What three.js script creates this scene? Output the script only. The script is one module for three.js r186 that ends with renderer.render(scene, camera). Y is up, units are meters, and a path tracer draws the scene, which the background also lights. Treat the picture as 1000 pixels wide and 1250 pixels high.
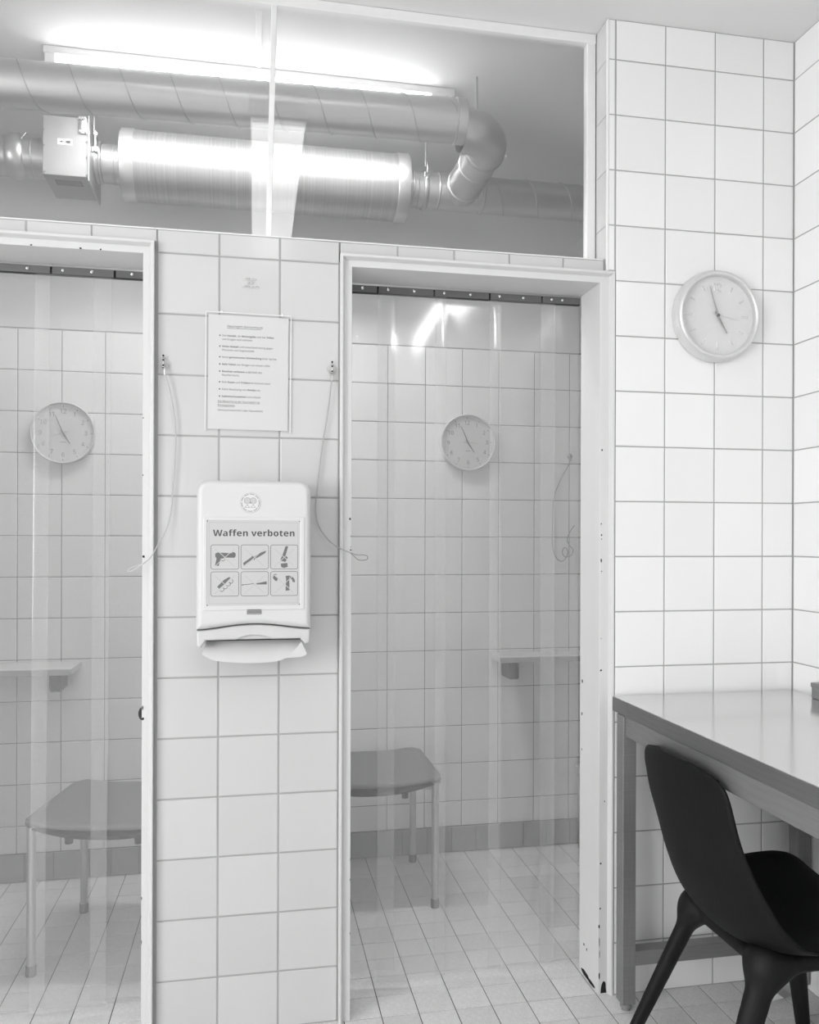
import * as THREE from 'three';
import { RoundedBoxGeometry } from 'three/addons/geometries/RoundedBoxGeometry.js';
import { MarchingCubes } from 'three/addons/objects/MarchingCubes.js';
import { mergeGeometries, mergeVertices } from 'three/addons/utils/BufferGeometryUtils.js';
import { RectAreaLightUniformsLib } from 'three/addons/lights/RectAreaLightUniformsLib.js';

// ---------------------------------------------------------------- camera, light, exposure
RectAreaLightUniformsLib.init();
const scene = new THREE.Scene();
scene.background = new THREE.Color(0x000000);
const FOCAL = 1002.18, YAW = 0.1871, ROLL = -0.0029;
const camera = new THREE.PerspectiveCamera(2 * Math.atan(625 / FOCAL) * 180 / Math.PI, 0.8, 0.05, 60);
camera.position.set(0.2389, 1.2569, 2.1307);
{
  const f = new THREE.Vector3(Math.sin(YAW), 0, -Math.cos(YAW));
  const right = new THREE.Vector3(Math.cos(YAW), 0, Math.sin(YAW));
  camera.up.set(0, Math.cos(ROLL), 0).addScaledVector(right, Math.sin(ROLL));
  camera.lookAt(camera.position.clone().add(f));
}
camera.setViewOffset(1000, 1250, 0, -31.65, 1000, 1250);   // lens shift of the view camera
camera.updateProjectionMatrix();
scene.add(camera);

const renderer = new THREE.WebGLRenderer({ antialias: true });
renderer.toneMapping = THREE.LinearToneMapping;
renderer.toneMappingExposure = 2.06;
renderer.shadowMap.enabled = true;

const LIGHT_FRONT = { mesh: 0.85, area: 0.85, right: 8, window: 3.9 };     // ceiling luminaires of the front room, and its added left window
const LIGHT_BACK = { mesh: 5.4, area: 21 };     // fluorescent batten behind the glass

// ---------------------------------------------------------------- small helpers
let seed = 20240611;
const rnd = () => { seed = (seed * 1664525 + 1013904223) >>> 0; return seed / 4294967296; };
const rr = (a, b) => a + (b - a) * rnd();
const grey = (v) => { const s = v / 255; const l = s <= 0.04045 ? s / 12.92 : ((s + 0.055) / 1.055) ** 2.4; return new THREE.Color().setRGB(l, l, l); };
const std = (v, roughness = 0.6, extra = {}) => new THREE.MeshStandardMaterial({ color: grey(v), roughness, metalness: 0, ...extra });
const phys = (v, roughness = 0.6, extra = {}) => new THREE.MeshPhysicalMaterial({ color: grey(v), roughness, metalness: 0, ...extra });
const used = new Map();
function numbered(name) {
  const n = used.get(name) ?? 0; used.set(name, n + 1);
  return n ? `${name}_${String(n).padStart(3, '0')}` : name;
}
function thing(name, label, category, [x, y, z] = [0, 0, 0], turn = 0, group) {
  const o = new THREE.Group(); o.name = numbered(name); scene.add(o);
  o.position.set(x, y, z); o.rotation.y = turn; o.userData = { label, category, kind: 'thing' };
  if (group) o.userData.group = group;
  return o;
}
function structure(name, [x, y, z] = [0, 0, 0], turn = 0) {
  const o = new THREE.Group(); o.name = name; scene.add(o);
  o.position.set(x, y, z); o.rotation.y = turn; o.userData = { kind: 'structure' };
  return o;
}
function part(parent, name, geometry, material, label) {
  const m = new THREE.Mesh(Array.isArray(geometry) ? merge(geometry) : geometry, material);
  m.castShadow = m.receiveShadow = true;
  parent.userData.names ??= {};
  const n = parent.userData.names[name] ?? 0; parent.userData.names[name] = n + 1;
  m.name = n ? `${name}_${String(n).padStart(3, '0')}` : name;
  if (label) m.userData.label = label;
  parent.add(m);
  return m;
}
function merge(list) {
  const gs = list.map((g) => { const h = g.index ? g.toNonIndexed() : g.clone(); for (const k of Object.keys(h.attributes)) if (!['position', 'normal', 'uv'].includes(k)) h.deleteAttribute(k); h.morphAttributes = {}; return h; });
  return mergeGeometries(gs, false);
}
const rbox = (w, h, d, r = 0.002, x = 0, y = 0, z = 0, seg = 2) => new RoundedBoxGeometry(w, h, d, seg, Math.min(r, w / 2.01, h / 2.01, d / 2.01)).translate(x, y, z);
const box = (x0, x1, y0, y1, z0, z1) => new THREE.BoxGeometry(x1 - x0, y1 - y0, z1 - z0).translate((x0 + x1) / 2, (y0 + y1) / 2, (z0 + z1) / 2);
const rboxb = (x0, x1, y0, y1, z0, z1, r = 0.002) => rbox(x1 - x0, y1 - y0, z1 - z0, r, (x0 + x1) / 2, (y0 + y1) / 2, (z0 + z1) / 2);
const V = (x, y, z) => new THREE.Vector3(x, y, z);
function rod(a, b, r, r2 = r, seg = 16) {       // cylinder between two points
  const d = new THREE.Vector3().subVectors(b, a), g = new THREE.CylinderGeometry(r2, r, d.length(), seg);
  g.applyQuaternion(new THREE.Quaternion().setFromUnitVectors(V(0, 1, 0), d.clone().normalize()));
  return g.translate((a.x + b.x) / 2, (a.y + b.y) / 2, (a.z + b.z) / 2);
}
const alongX = (g) => g.rotateZ(-Math.PI / 2);   // +y -> +x
const tube = (pts, r, n = 40, seg = 8, closed = false) => new THREE.TubeGeometry(new THREE.CatmullRomCurve3(pts.map((p) => V(...p)), closed), n, r, seg, closed);

// a tile with bevelled edge; its face lies in z = 0, its back at z = -d
const tileCache = new Map();
function tileGeometry(w, h, d = 0.004, b = 0.0016) {
  const key = [w, h, d, b].map((v) => v.toFixed(4)).join();
  if (tileCache.has(key)) return tileCache.get(key);
  const P = [], U = [], X = w / 2, Y = h / 2, x = X - b, y = Y - b;
  const quad = (...c) => { for (const i of [0, 1, 2, 0, 2, 3]) { P.push(...c[i]); U.push(c[i][0], c[i][1]); } };
  const f = [[-x, -y, 0], [x, -y, 0], [x, y, 0], [-x, y, 0]];
  const m = [[-X, -Y, -b * 0.6], [X, -Y, -b * 0.6], [X, Y, -b * 0.6], [-X, Y, -b * 0.6]];
  const k = [[-X, -Y, -d], [X, -Y, -d], [X, Y, -d], [-X, Y, -d]];
  quad(...f);
  for (let i = 0; i < 4; i++) { const j = (i + 1) % 4; quad(m[i], m[j], f[j], f[i]); quad(k[i], k[j], m[j], m[i]); }
  const g = new THREE.BufferGeometry();
  g.setAttribute('position', new THREE.Float32BufferAttribute(P, 3));
  g.setAttribute('uv', new THREE.Float32BufferAttribute(U, 2));
  g.computeVertexNormals();
  tileCache.set(key, g);
  return g;
}
// lays tiles on the local xy plane of a wall; face at z
function layTiles(parent, xs, ys, z, joint, mats, name = 'tile', skip = null, uneven = 0.0004) {
  for (let i = 0; i + 1 < xs.length; i++) for (let j = 0; j + 1 < ys.length; j++) {
    const x0 = xs[i], x1 = xs[i + 1], y0 = ys[j], y1 = ys[j + 1];
    if (skip && skip((x0 + x1) / 2, (y0 + y1) / 2)) continue;
    const w = x1 - x0 - joint, h = y1 - y0 - joint;
    if (w < 0.004 || h < 0.004) continue;
    const t = part(parent, name, tileGeometry(w, h), mats[Math.floor(rnd() * mats.length)]);
    t.position.set((x0 + x1) / 2, (y0 + y1) / 2, z + rr(-uneven, uneven));
    t.rotation.set(rr(-0.002, 0.002), rr(-0.002, 0.002), 0);
  }
}
const series = (start, step, lo, hi) => {        // lo, the grid lines between, hi
  const a = [lo];
  for (let k = Math.ceil((lo - start) / step - 1e-6); start + k * step < hi - 1e-4; k++) if (start + k * step > lo + 1e-4) a.push(start + k * step);
  a.push(hi);
  return a;
};

// ---------------------------------------------------------------- textures and materials
function dataTexture(size, fn, repeat, srgb = true) {
  const d = new Uint8Array(size * size * 4);
  for (let y = 0; y < size; y++) for (let x = 0; x < size; x++) { const v = Math.max(0, Math.min(255, fn(x, y))); const i = 4 * (y * size + x); d[i] = d[i + 1] = d[i + 2] = v; d[i + 3] = 255; }
  const t = new THREE.DataTexture(d, size, size);
  t.wrapS = t.wrapT = THREE.RepeatWrapping; t.magFilter = THREE.LinearFilter; t.minFilter = THREE.LinearFilter;
  if (srgb) t.colorSpace = THREE.SRGBColorSpace;
  t.repeat.set(repeat, repeat); t.needsUpdate = true;
  return t;
}
function smoothNoise(size, cell) {                 // tileable value noise, 0..1
  const n = Math.max(1, Math.round(size / cell)), g = Array.from({ length: n * n }, () => rnd());
  return (x, y) => {
    const fx = x / size * n, fy = y / size * n, i = Math.floor(fx), j = Math.floor(fy), u = fx - i, v = fy - j;
    const s = (t) => t * t * (3 - 2 * t), at = (a, b) => g[((b % n) + n) % n * n + ((a % n) + n) % n];
    const a = at(i, j) + (at(i + 1, j) - at(i, j)) * s(u), b = at(i, j + 1) + (at(i + 1, j + 1) - at(i, j + 1)) * s(u);
    return a + (b - a) * s(v);
  };
}
const nA = smoothNoise(512, 4), nB = smoothNoise(512, 24), nC = smoothNoise(512, 120);
const speckle = dataTexture(512, (x, y) => 236 + 20 * (nA(x, y) - 0.5) + 26 * (rnd() - 0.5) + 8 * (nB(x, y) - 0.5), 4);
const plasterBump = dataTexture(512, (x, y) => 128 + 60 * (nA(x, y) - 0.5) + 60 * (nB(x, y) - 0.5), 2, false);
const brushed = (() => { const row = Array.from({ length: 512 }, () => rnd()); return dataTexture(512, (x, y) => 200 + 12 * (row[y] - 0.5) + 6 * (row[(y + 3) % 512] - 0.5) + 12 * (nC(x, y) - 0.5), 3); })();
const shellGrain = dataTexture(512, (x, y) => 128 + 120 * (rnd() - 0.5) * (0.5 + nB(x, y)), 6, false);

const GLAZE_RIGHT = [239, 241, 243].map((v) => phys(v, 0.12, { ior: 1.5 }));  // paler than GLAZE: makes up in colour for light missing on the right walls
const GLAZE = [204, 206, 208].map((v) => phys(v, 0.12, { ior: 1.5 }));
const GLAZE_DULL = [226, 228, 230].map((v) => phys(v, 0.3, { ior: 1.5 }));
const GROUT = std(168, 0.95), GROUT_DARK = std(120, 0.95), GROUT_FLOOR = std(70, 0.95);
const FLOOR_TILE = [244, 240, 248].map((v) => std(v, 0.5, { map: speckle }));
const FLOOR_TILE_DARKER = std(230, 0.5, { map: speckle });  // slightly darker than the other floor tiles
const BASE_TILE = [158, 164, 170].map((v) => std(v, 0.5, { map: speckle }));
const PLASTER = std(232, 0.9, { bumpMap: plasterBump, bumpScale: 0.0006 });
const PLASTER_BACK = std(214, 0.9, { bumpMap: plasterBump, bumpScale: 0.0006 });
const PAINT = phys(217, 0.35);
const PAINT_TRIM = phys(236, 0.4);
const CHIP = std(22, 0.9), RUST = std(48, 0.95);
const STEEL = std(196, 0.3, { metalness: 0.9, map: brushed });
const STEEL_TOP = std(214, 0.14, { metalness: 0.85 });
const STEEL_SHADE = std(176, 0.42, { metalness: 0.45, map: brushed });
const STEEL_EDGE = std(168, 0.36, { metalness: 0.75, map: brushed });  // same steel as the top, its shaded side put into a darker tone
const GALV = std(196, 0.38, { metalness: 0.8 });
const GALV_SEAM = std(180, 0.4, { metalness: 0.8 });
const GALV_BOX = std(164, 0.55, { metalness: 0.3 });
const CHROME = std(225, 0.1, { metalness: 1 });
const RAIL = std(120, 0.45, { metalness: 0.6 });
const BLACK = std(12, 0.6);
const WHITE_PLASTIC = phys(216, 0.3);
const WHITE_PLASTIC_B = phys(208, 0.35);
const GLASS = phys(252, 0.0, { transmission: 1, thickness: 0, ior: 1.5 });
const GLASS_REFLECTIVE = phys(252, 0.0, { transmission: 1, thickness: 0, ior: 1.75 });   // single panes, ior raised to strengthen the mirrored lamp
const PVC = phys(250, 0.1, { transmission: 0.93, thickness: 0, ior: 1.46 });
const CHAIR = phys(14, 0.6, { specularIntensity: 0.45, bumpMap: shellGrain, bumpScale: 0.0004 });
const CHAIR_LEG = phys(20, 0.55, { specularIntensity: 0.5, bumpMap: shellGrain, bumpScale: 0.0003 });
const GLOW_FRONT = new THREE.MeshStandardMaterial({ color: grey(240), roughness: 0.5, emissive: new THREE.Color(1, 1, 1), emissiveIntensity: LIGHT_FRONT.mesh });
const GLOW_BACK = new THREE.MeshStandardMaterial({ color: grey(240), roughness: 0.5, emissive: new THREE.Color(1, 1, 1), emissiveIntensity: LIGHT_BACK.mesh });

// ---------------------------------------------------------------- dimensions (metres; y up, +z to the camera)
const CEIL = 2.685, SILL = 2.0265, WALL_B = -1.067, RW_Z = 0.0165, SIDE_X = 1.761;
const ROW0 = 1.968, TP = 0.152, TPX = 0.15135, PT = 0.125;   // tile rows, column pitch, partition thickness
const D1 = { x0: -0.72, x1: -0.0343 }, D2 = { x0: 0.4877, x1: 1.1745 }, HEAD = 1.9623;

// ---------------------------------------------------------------- floor
const floor = structure('floor');
part(floor, 'floor_slab', box(-3.4, 2.2, -0.12, -0.0016, -1.2, 6.3), GROUT_FLOOR);
{
  const px = 0.0998, pz = 0.0985, x0 = 0.5718, z0 = 0.002, tiles = [];
  for (let i = -38; i < 15; i++) for (let j = -11; j < 62; j++) {
    const a = x0 + i * px, b = z0 + j * pz, cx = a + px / 2, cz = b + pz / 2;
    if (a < (cz > 0 ? -3.22 : -1.62) || a + px > 2.03 || b < -1.09 || b + pz > 6.12) continue;
    if (cx > SIDE_X - 0.03 && cz > 0) continue;
    // seen from the camera: in the frame and through a doorway or in front of the partition
    const v = V(cx, 0, cz).project(camera), inside = v.z < 1 && Math.abs(v.x) < 1.04 && Math.abs(v.y) < 1.06;
    let seen = inside && cz < 0.6;
    if (cz < -0.02) { const t = (2.1307) / (2.1307 - cz), xx = 0.2389 + (cx - 0.2389) * t; seen = seen && ((xx < 0.0) || (xx > 0.45 && xx < 1.24)); }
    tiles.push({ cx, cz, seen, d: Math.hypot(cx - 0.2389, cz - 2.1307), in: cz < -0.0 ? 1 : 0 });
  }
  const shown = tiles.filter((t) => t.seen).sort((a, b) => a.d - b.d).slice(0, 296), rest = tiles.filter((t) => !shown.includes(t));
  const jx = 0.0024, jz = 0.002;
  for (const t of shown) {
    const worn = t.cx > 1.17 && t.cx < 1.37 && t.cz < -0.38 && t.cz > -0.78;  // picks out a patch of darker tiles
    const m = part(floor, 'floor_tile', tileGeometry(px - jx, pz - jz, 0.004, 0.0008), worn ? FLOOR_TILE_DARKER : FLOOR_TILE[Math.floor(rnd() * 3)]);
    m.rotation.x = -Math.PI / 2; m.rotation.y = rr(-0.0012, 0.0012); m.position.set(t.cx, rr(-0.0003, 0.0001), t.cz);
  }
  const g = tileGeometry(px - jx, pz - jz, 0.004, 0.0008);
  const far = part(floor, 'remaining_floor_tiles', rest.map((t) => g.clone().rotateX(-Math.PI / 2).translate(t.cx, 0, t.cz)), FLOOR_TILE[0]);
  far.userData.kind = 'stuff';
}

// ---------------------------------------------------------------- ceiling and plain walls
const ceiling = structure('ceiling');
part(ceiling, 'ceiling_slab', box(-3.4, 2.2, CEIL, CEIL + 0.12, -1.2, 6.3), PLASTER);
const wallRear = structure('wall_rear'); part(wallRear, 'plaster', box(-3.4, 1.9, 0, CEIL, 6.1, 6.2), PLASTER);
const wallLeft = structure('wall_left');
const WZ0 = 1.9, WZ1 = 4.5, WY0 = 0.4, WY1 = 2.36;               // opening for the added fill-light window, out of view
part(wallLeft, 'plaster', [box(-3.3, -3.2, 0, WY0, -0.02, 6.2), box(-3.3, -3.2, WY1, CEIL, -0.02, 6.2), box(-3.3, -3.2, WY0, WY1, -0.02, WZ0), box(-3.3, -3.2, WY0, WY1, WZ1, 6.2)], PLASTER);
const wallBackLeft = structure('wall_back_left'); part(wallBackLeft, 'plaster', box(-1.7, -1.6, 0, CEIL, WALL_B - 0.12, -0.125), PLASTER);
const wallBackRight = structure('wall_back_right'); part(wallBackRight, 'plaster', box(2.0, 2.1, 0, CEIL, WALL_B - 0.12, -0.125), PLASTER);

// partition with the two doorways and the glazed strip above it
const wallFront = structure('wall_front');
part(wallFront, 'masonry', [
  box(-0.0343 + 0.004, D2.x0 - 0.004, 0, SILL - 0.001, -PT, -0.0014),
  box(-0.76, 0, HEAD + 0.012, SILL - 0.001, -PT, -0.0014),
  box(0.4, 1.189, HEAD + 0.012, SILL - 0.001, -PT, -0.0014),
  box(-1.6, D1.x0 - 0.004, 0, SILL - 0.001, -PT, -0.0014), box(-3.3, -1.6, 0, CEIL, -PT, -0.0014),
], GROUT);
{
  const rows = []; for (let k = 12; k >= 0; k--) rows.push(ROW0 - k * TP);
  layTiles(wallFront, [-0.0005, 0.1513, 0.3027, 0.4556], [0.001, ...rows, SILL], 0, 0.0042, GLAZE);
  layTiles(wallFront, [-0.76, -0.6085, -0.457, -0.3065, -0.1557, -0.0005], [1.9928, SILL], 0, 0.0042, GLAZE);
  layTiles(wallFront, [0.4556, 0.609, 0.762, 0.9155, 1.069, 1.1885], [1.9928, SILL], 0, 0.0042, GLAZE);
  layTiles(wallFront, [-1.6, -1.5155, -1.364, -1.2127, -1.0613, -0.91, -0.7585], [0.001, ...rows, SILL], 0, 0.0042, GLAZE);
  part(wallFront, 'edge_trim', rboxb(-1.59, 1.186, SILL - 0.001, SILL + 0.0025, -0.07, 0.001, 0.001), PAINT_TRIM);
}
// wall section right of the doorway, a little proud of the partition
const wallFrontRight = structure('wall_front_right');
part(wallFrontRight, 'masonry', [box(1.2155, 2.0, 0, SILL + 0.01, -PT, RW_Z - 0.0014), box(1.1895, 2.0, 1.9925, CEIL, -PT, RW_Z - 0.0014)], GROUT);
{
  const rows = []; for (let k = 16; k >= 0; k--) rows.push(2.5751 - k * TP);
  const cols = series(1.2107, TPX, 1.2145, SIDE_X);
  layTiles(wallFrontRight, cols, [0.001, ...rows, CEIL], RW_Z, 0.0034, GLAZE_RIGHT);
  const upper = rows.filter((y) => y > SILL + 0.03);
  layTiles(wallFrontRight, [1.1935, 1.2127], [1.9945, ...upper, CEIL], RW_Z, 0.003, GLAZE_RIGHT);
  part(wallFrontRight, 'edge_trim', rboxb(1.1882, 1.1945, 1.9935, CEIL - 0.001, RW_Z - 0.008, RW_Z + 0.0006, 0.002), PAINT_TRIM);
  // tiles in the reveal, facing left, before and behind the pane
  const reveal = new THREE.Group();
  for (let i = 0; i + 1 < upper.length + 2; i++) {
    const ys = [SILL, ...upper, CEIL];
    for (const [za, zb] of [[-0.058, RW_Z - 0.008], [-0.124, -0.084]]) {
      const t = part(wallFrontRight, 'tile', tileGeometry(zb - za, ys[i + 1] - ys[i] - 0.003), GLAZE[i % 3]);
      t.rotation.y = -Math.PI / 2; t.position.set(1.1885, (ys[i] + ys[i + 1]) / 2, (za + zb) / 2);
    }
  }
}
// right-hand side wall of the front room (faces left); local x runs toward the camera
const wallRight = structure('wall_right', [SIDE_X, 0, 0], -Math.PI / 2);
part(wallRight, 'masonry', box(0.0, 6.2, 0, CEIL, -0.1, -0.0014), GROUT);
{
  const rows = []; for (let k = 16; k >= 0; k--) rows.push(2.5751 - k * TP);
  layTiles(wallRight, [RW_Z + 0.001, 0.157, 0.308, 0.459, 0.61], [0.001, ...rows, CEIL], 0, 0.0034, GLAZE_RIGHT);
  const rest = part(wallRight, 'remaining_tiles', (() => { const l = []; const ys = [0.001, ...rows, CEIL]; for (let i = 0; i < 36; i++) for (let j = 0; j + 1 < ys.length; j++) l.push(tileGeometry(0.148, ys[j + 1] - ys[j] - 0.0034).clone().translate(0.61 + 0.0757 + i * 0.1513, (ys[j] + ys[j + 1]) / 2, 0)); return l; })(), GLAZE[1]);
  rest.userData.kind = 'stuff';
}
// far wall of the room behind: grey skirting tiles, white tiles, plaster above
const wallBack = structure('wall_back', [0, 0, WALL_B]);
part(wallBack, 'masonry', box(-1.7, 2.1, 0, 2.012, -0.12, -0.0012), GROUT_DARK);
part(wallBack, 'plaster', box(-1.7, 2.1, 2.012, CEIL, -0.12, -0.006), PLASTER_BACK);
{
  const ys = [0.103, 0.2033]; for (let k = 0; k < 12; k++) ys.push(0.3545 + k * 0.1511);
  const xs = series(-0.0015, 0.1515, -0.762, 2.0);
  layTiles(wallBack, xs, ys.filter((y) => y < 2.03), 0, 0.0028, GLAZE_DULL);
  layTiles(wallBack, series(0.02, 0.0998, -0.78, 1.99), [0.001, 0.103], 0.006, 0.0022, BASE_TILE, 'skirting_tile');
  const rest = part(wallBack, 'remaining_tiles', (() => { const l = [], yy = [0.103, ...ys.slice(1)]; for (let i = 0; i < 5; i++) for (let j = 0; j + 1 < yy.length; j++) l.push(tileGeometry(0.1487, yy[j + 1] - yy[j] - 0.0028).clone().translate(-0.762 - 0.0757 - i * 0.1515, (yy[j] + yy[j + 1]) / 2, 0)); return l; })(), GLAZE_DULL[1]);
  rest.userData.kind = 'stuff';
  part(wallBack, 'edge_trim', rboxb(-1.6, 2.0, 2.0155, 2.0205, -0.008, 0.001, 0.001), std(150, 0.8));
}

// ---------------------------------------------------------------- door frames
function jambProfile(w, inwards) {                 // cross-section in (x, z): lining, face, raised lip; x = 0 at the opening, + away from it
  const s = new THREE.Shape(), L = 0.016;
  s.moveTo(0, -PT - 0.004); s.lineTo(0, 0.002); s.quadraticCurveTo(0, 0.004, 0.002, 0.004); s.lineTo(w - 0.013, 0.004); s.lineTo(w - 0.008, L);
  s.quadraticCurveTo(w - 0.007, L + 0.002, w - 0.005, L + 0.002); s.lineTo(w - 0.002, L + 0.002); s.quadraticCurveTo(w, L + 0.002, w, L); s.lineTo(w, 0.0008); s.lineTo(0.012, 0.0008); s.lineTo(0.012, -PT - 0.004);
  return new THREE.ExtrudeGeometry(s, { depth: 1, bevelEnabled: false, curveSegments: 4 });
}
function doorFrame(name, x0, x1, wl, wr, wh) {
  const d = structure(name), top = HEAD;
  // profile extrudes along +z of the shape; turn so that shape x -> world x, shape y -> world z, depth -> world y
  const vert = (w, len) => jambProfile(w).applyMatrix4(new THREE.Matrix4().makeBasis(V(1, 0, 0), V(0, 0, 1), V(0, -len, 0))).translate(0, len, 0);
  const mitre = (g, w) => { const p = g.attributes.position; for (let i = 0; i < p.count; i++) if (p.getY(i) > top) p.setY(i, top + p.getX(i) * wh / w); return g; };
  const L = mitre(vert(wl, top + wh), wl).scale(-1, 1, 1).translate(x0, 0, 0); flip(L);
  const R = mitre(vert(wr, top + wh), wr).translate(x1, 0, 0);
  const H = jambProfile(wh).applyMatrix4(new THREE.Matrix4().makeBasis(V(0, 1, 0), V(0, 0, 1), V(x1 - x0 + wl + wr, 0, 0))).translate(x0 - wl, top, 0);
  { const p = H.attributes.position; for (let i = 0; i < p.count; i++) { const d = p.getY(i) - top; p.setX(i, p.getX(i) < (x0 + x1) / 2 ? x0 - d * wl / wh : x1 + d * wr / wh); } }
  for (const [n, g] of [['frame_jamb', L], ['frame_jamb', R], ['frame_header', H]]) { g.computeVertexNormals(); part(d, n, g, PAINT); }
  return d;
}
function flip(g) { const p = g.attributes.position, i = g.index; if (i) { for (let k = 0; k < i.count; k += 3) { const a = i.getX(k); i.setX(k, i.getX(k + 1)); i.setX(k + 1, a); } } else for (let k = 0; k < p.count; k += 3) for (const n of ['position', 'normal', 'uv']) { const t = g.attributes[n]; for (let c = 0; c < t.itemSize; c++) { const a = t.getComponent(k, c); t.setComponent(k, c, t.getComponent(k + 1, c)); t.setComponent(k + 1, c, a); } } }
const door1 = doorFrame('door_1', D1.x0, D1.x1, 0.0285, 0.0285, 0.03);
const door2 = doorFrame('door_2', D2.x0, D2.x1, 0.0315, 0.039, 0.03);
// paint chipped off down to dark metal: small uneven flakes
function chip(door, x, y, z, w, h, turn = 0) {
  const n = 7, s = new THREE.Shape();
  for (let i = 0; i < n; i++) { const a = i / n * Math.PI * 2, k = rr(0.65, 1.1), px = Math.cos(a) * w / 2 * k, py = Math.sin(a) * h / 2 * k; i ? s.lineTo(px, py) : s.moveTo(px, py); }
  const m = part(door, 'paint_chip', new THREE.ExtrudeGeometry(s, { depth: 0.0012, bevelEnabled: false }), CHIP);
  m.position.set(x, y, z); m.rotation.y = turn;
  return m;
}
for (const [x, y, w, h] of [[1.181, 1.501, 0.005, 0.007], [1.18, 1.297, 0.004, 0.005], [1.181, 1.266, 0.004, 0.006], [1.181, 1.255, 0.003, 0.004], [1.18, 1.196, 0.005, 0.012], [1.181, 1.166, 0.003, 0.004], [1.18, 0.981, 0.003, 0.003], [1.18, 0.893, 0.006, 0.007],
  [1.192, 0.531, 0.0035, 0.004], [1.181, 0.36, 0.006, 0.006], [1.18, 0.236, 0.005, 0.006], [1.177, 0.187, 0.004, 0.014], [1.178, 0.145, 0.0022, 0.03], [1.1785, 0.11, 0.0018, 0.028], [1.178, 0.05, 0.005, 0.02]]) chip(door2, x, y, 0.0034, w, h);
for (const [x, y, w, h] of [[0.484, 1.306, 0.005, 0.009], [0.4865, 1.261, 0.002, 0.005], [0.4862, 1.233, 0.002, 0.004], [0.4858, 1.225, 0.005, 0.006], [0.4868, 0.42, 0.0016, 0.006], [0.4868, 0.367, 0.0016, 0.008], [0.4868, 0.228, 0.0016, 0.006]]) chip(door2, x, y, 0.0034, w, h);
for (const [x, y, w, h] of [[-0.294, 1.9645, 0.006, 0.005], [-0.181, 1.9645, 0.008, 0.004], [-0.134, 1.9645, 0.005, 0.005], [-0.0328, 1.553, 0.003, 0.004], [-0.0328, 1.411, 0.003, 0.004], [-0.0305, 1.2085, 0.007, 0.008], [-0.0318, 0.833, 0.003, 0.014], [-0.031, 0.806, 0.007, 0.008], [-0.0332, 0.36, 0.002, 0.01], [-0.0332, 0.25, 0.002, 0.012]]) chip(door1, x, y, 0.0034, w, h);
for (const [y, z, w, h] of [[0.844, -0.112, 0.008, 0.012], [0.749, -0.114, 0.006, 0.01], [0.646, -0.114, 0.004, 0.006], [0.09, -0.095, 0.01, 0.008], [0.085, -0.075, 0.006, 0.008]]) chip(door2, 1.1748, y, z, w, h, -Math.PI / 2);
for (const [z, h, w] of [[-0.088, 0.016, 0.07], [-0.04, 0.012, 0.075]]) chip(door2, 1.1748, h / 2 + 0.001, z, w, h, -Math.PI / 2);
{ // rusted-out hole at the foot of the right jamb
  const s = new THREE.Shape(); s.moveTo(-0.009, 0); s.lineTo(-0.008, 0.012); s.quadraticCurveTo(-0.006, 0.03, 0.001, 0.033); s.quadraticCurveTo(0.007, 0.03, 0.006, 0.018); s.lineTo(0.008, 0.001); s.lineTo(-0.009, 0);
  const m = part(door2, 'rust_hole', new THREE.ExtrudeGeometry(s, { depth: 0.0012, bevelEnabled: false }), CHIP); m.position.set(1.1905, 0.002, 0.0034);
}
{ // rubber stop on the jamb of the left doorway
  const k = part(door1, 'door_buffer', new THREE.LatheGeometry([[0, 0.011], [0.006, 0.0105], [0.012, 0.008], [0.016, 0.004], [0.0175, 0]].map((p) => new THREE.Vector2(...p)), 24), std(40, 0.7));
  k.rotation.z = Math.PI / 2; k.position.set(-0.0343, 0.814, -0.02);
}

// ---------------------------------------------------------------- glazed strip above the partition
const window1 = structure('window_1');
{
  const zg = -0.07, f = (g, n = 'window_frame') => part(window1, n, g, PAINT_TRIM);
  f(rboxb(1.1615, 1.1872, SILL + 0.003, CEIL - 0.001, zg - 0.014, zg + 0.012, 0.002));
  f(rboxb(-1.59, 1.1872, 2.6575, CEIL - 0.0005, zg - 0.014, zg + 0.014, 0.002));
  f(rboxb(-1.59, 1.1615, SILL + 0.003, SILL + 0.012, zg - 0.014, zg + 0.008, 0.002));
  const m = f(rbox(0.015, 0.63, 0.022, 0.002), 'mullion'); m.position.set(0.2805, 2.345, zg); m.rotation.z = -0.0215;
  part(window1, 'pane', box(-1.585, 0.279, SILL + 0.006, 2.67, zg - 0.003, zg + 0.003), GLASS_REFLECTIVE);
  part(window1, 'pane', box(0.2815, 1.1645, SILL + 0.006, 2.67, zg - 0.003, zg + 0.003), GLASS_REFLECTIVE);
}

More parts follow.
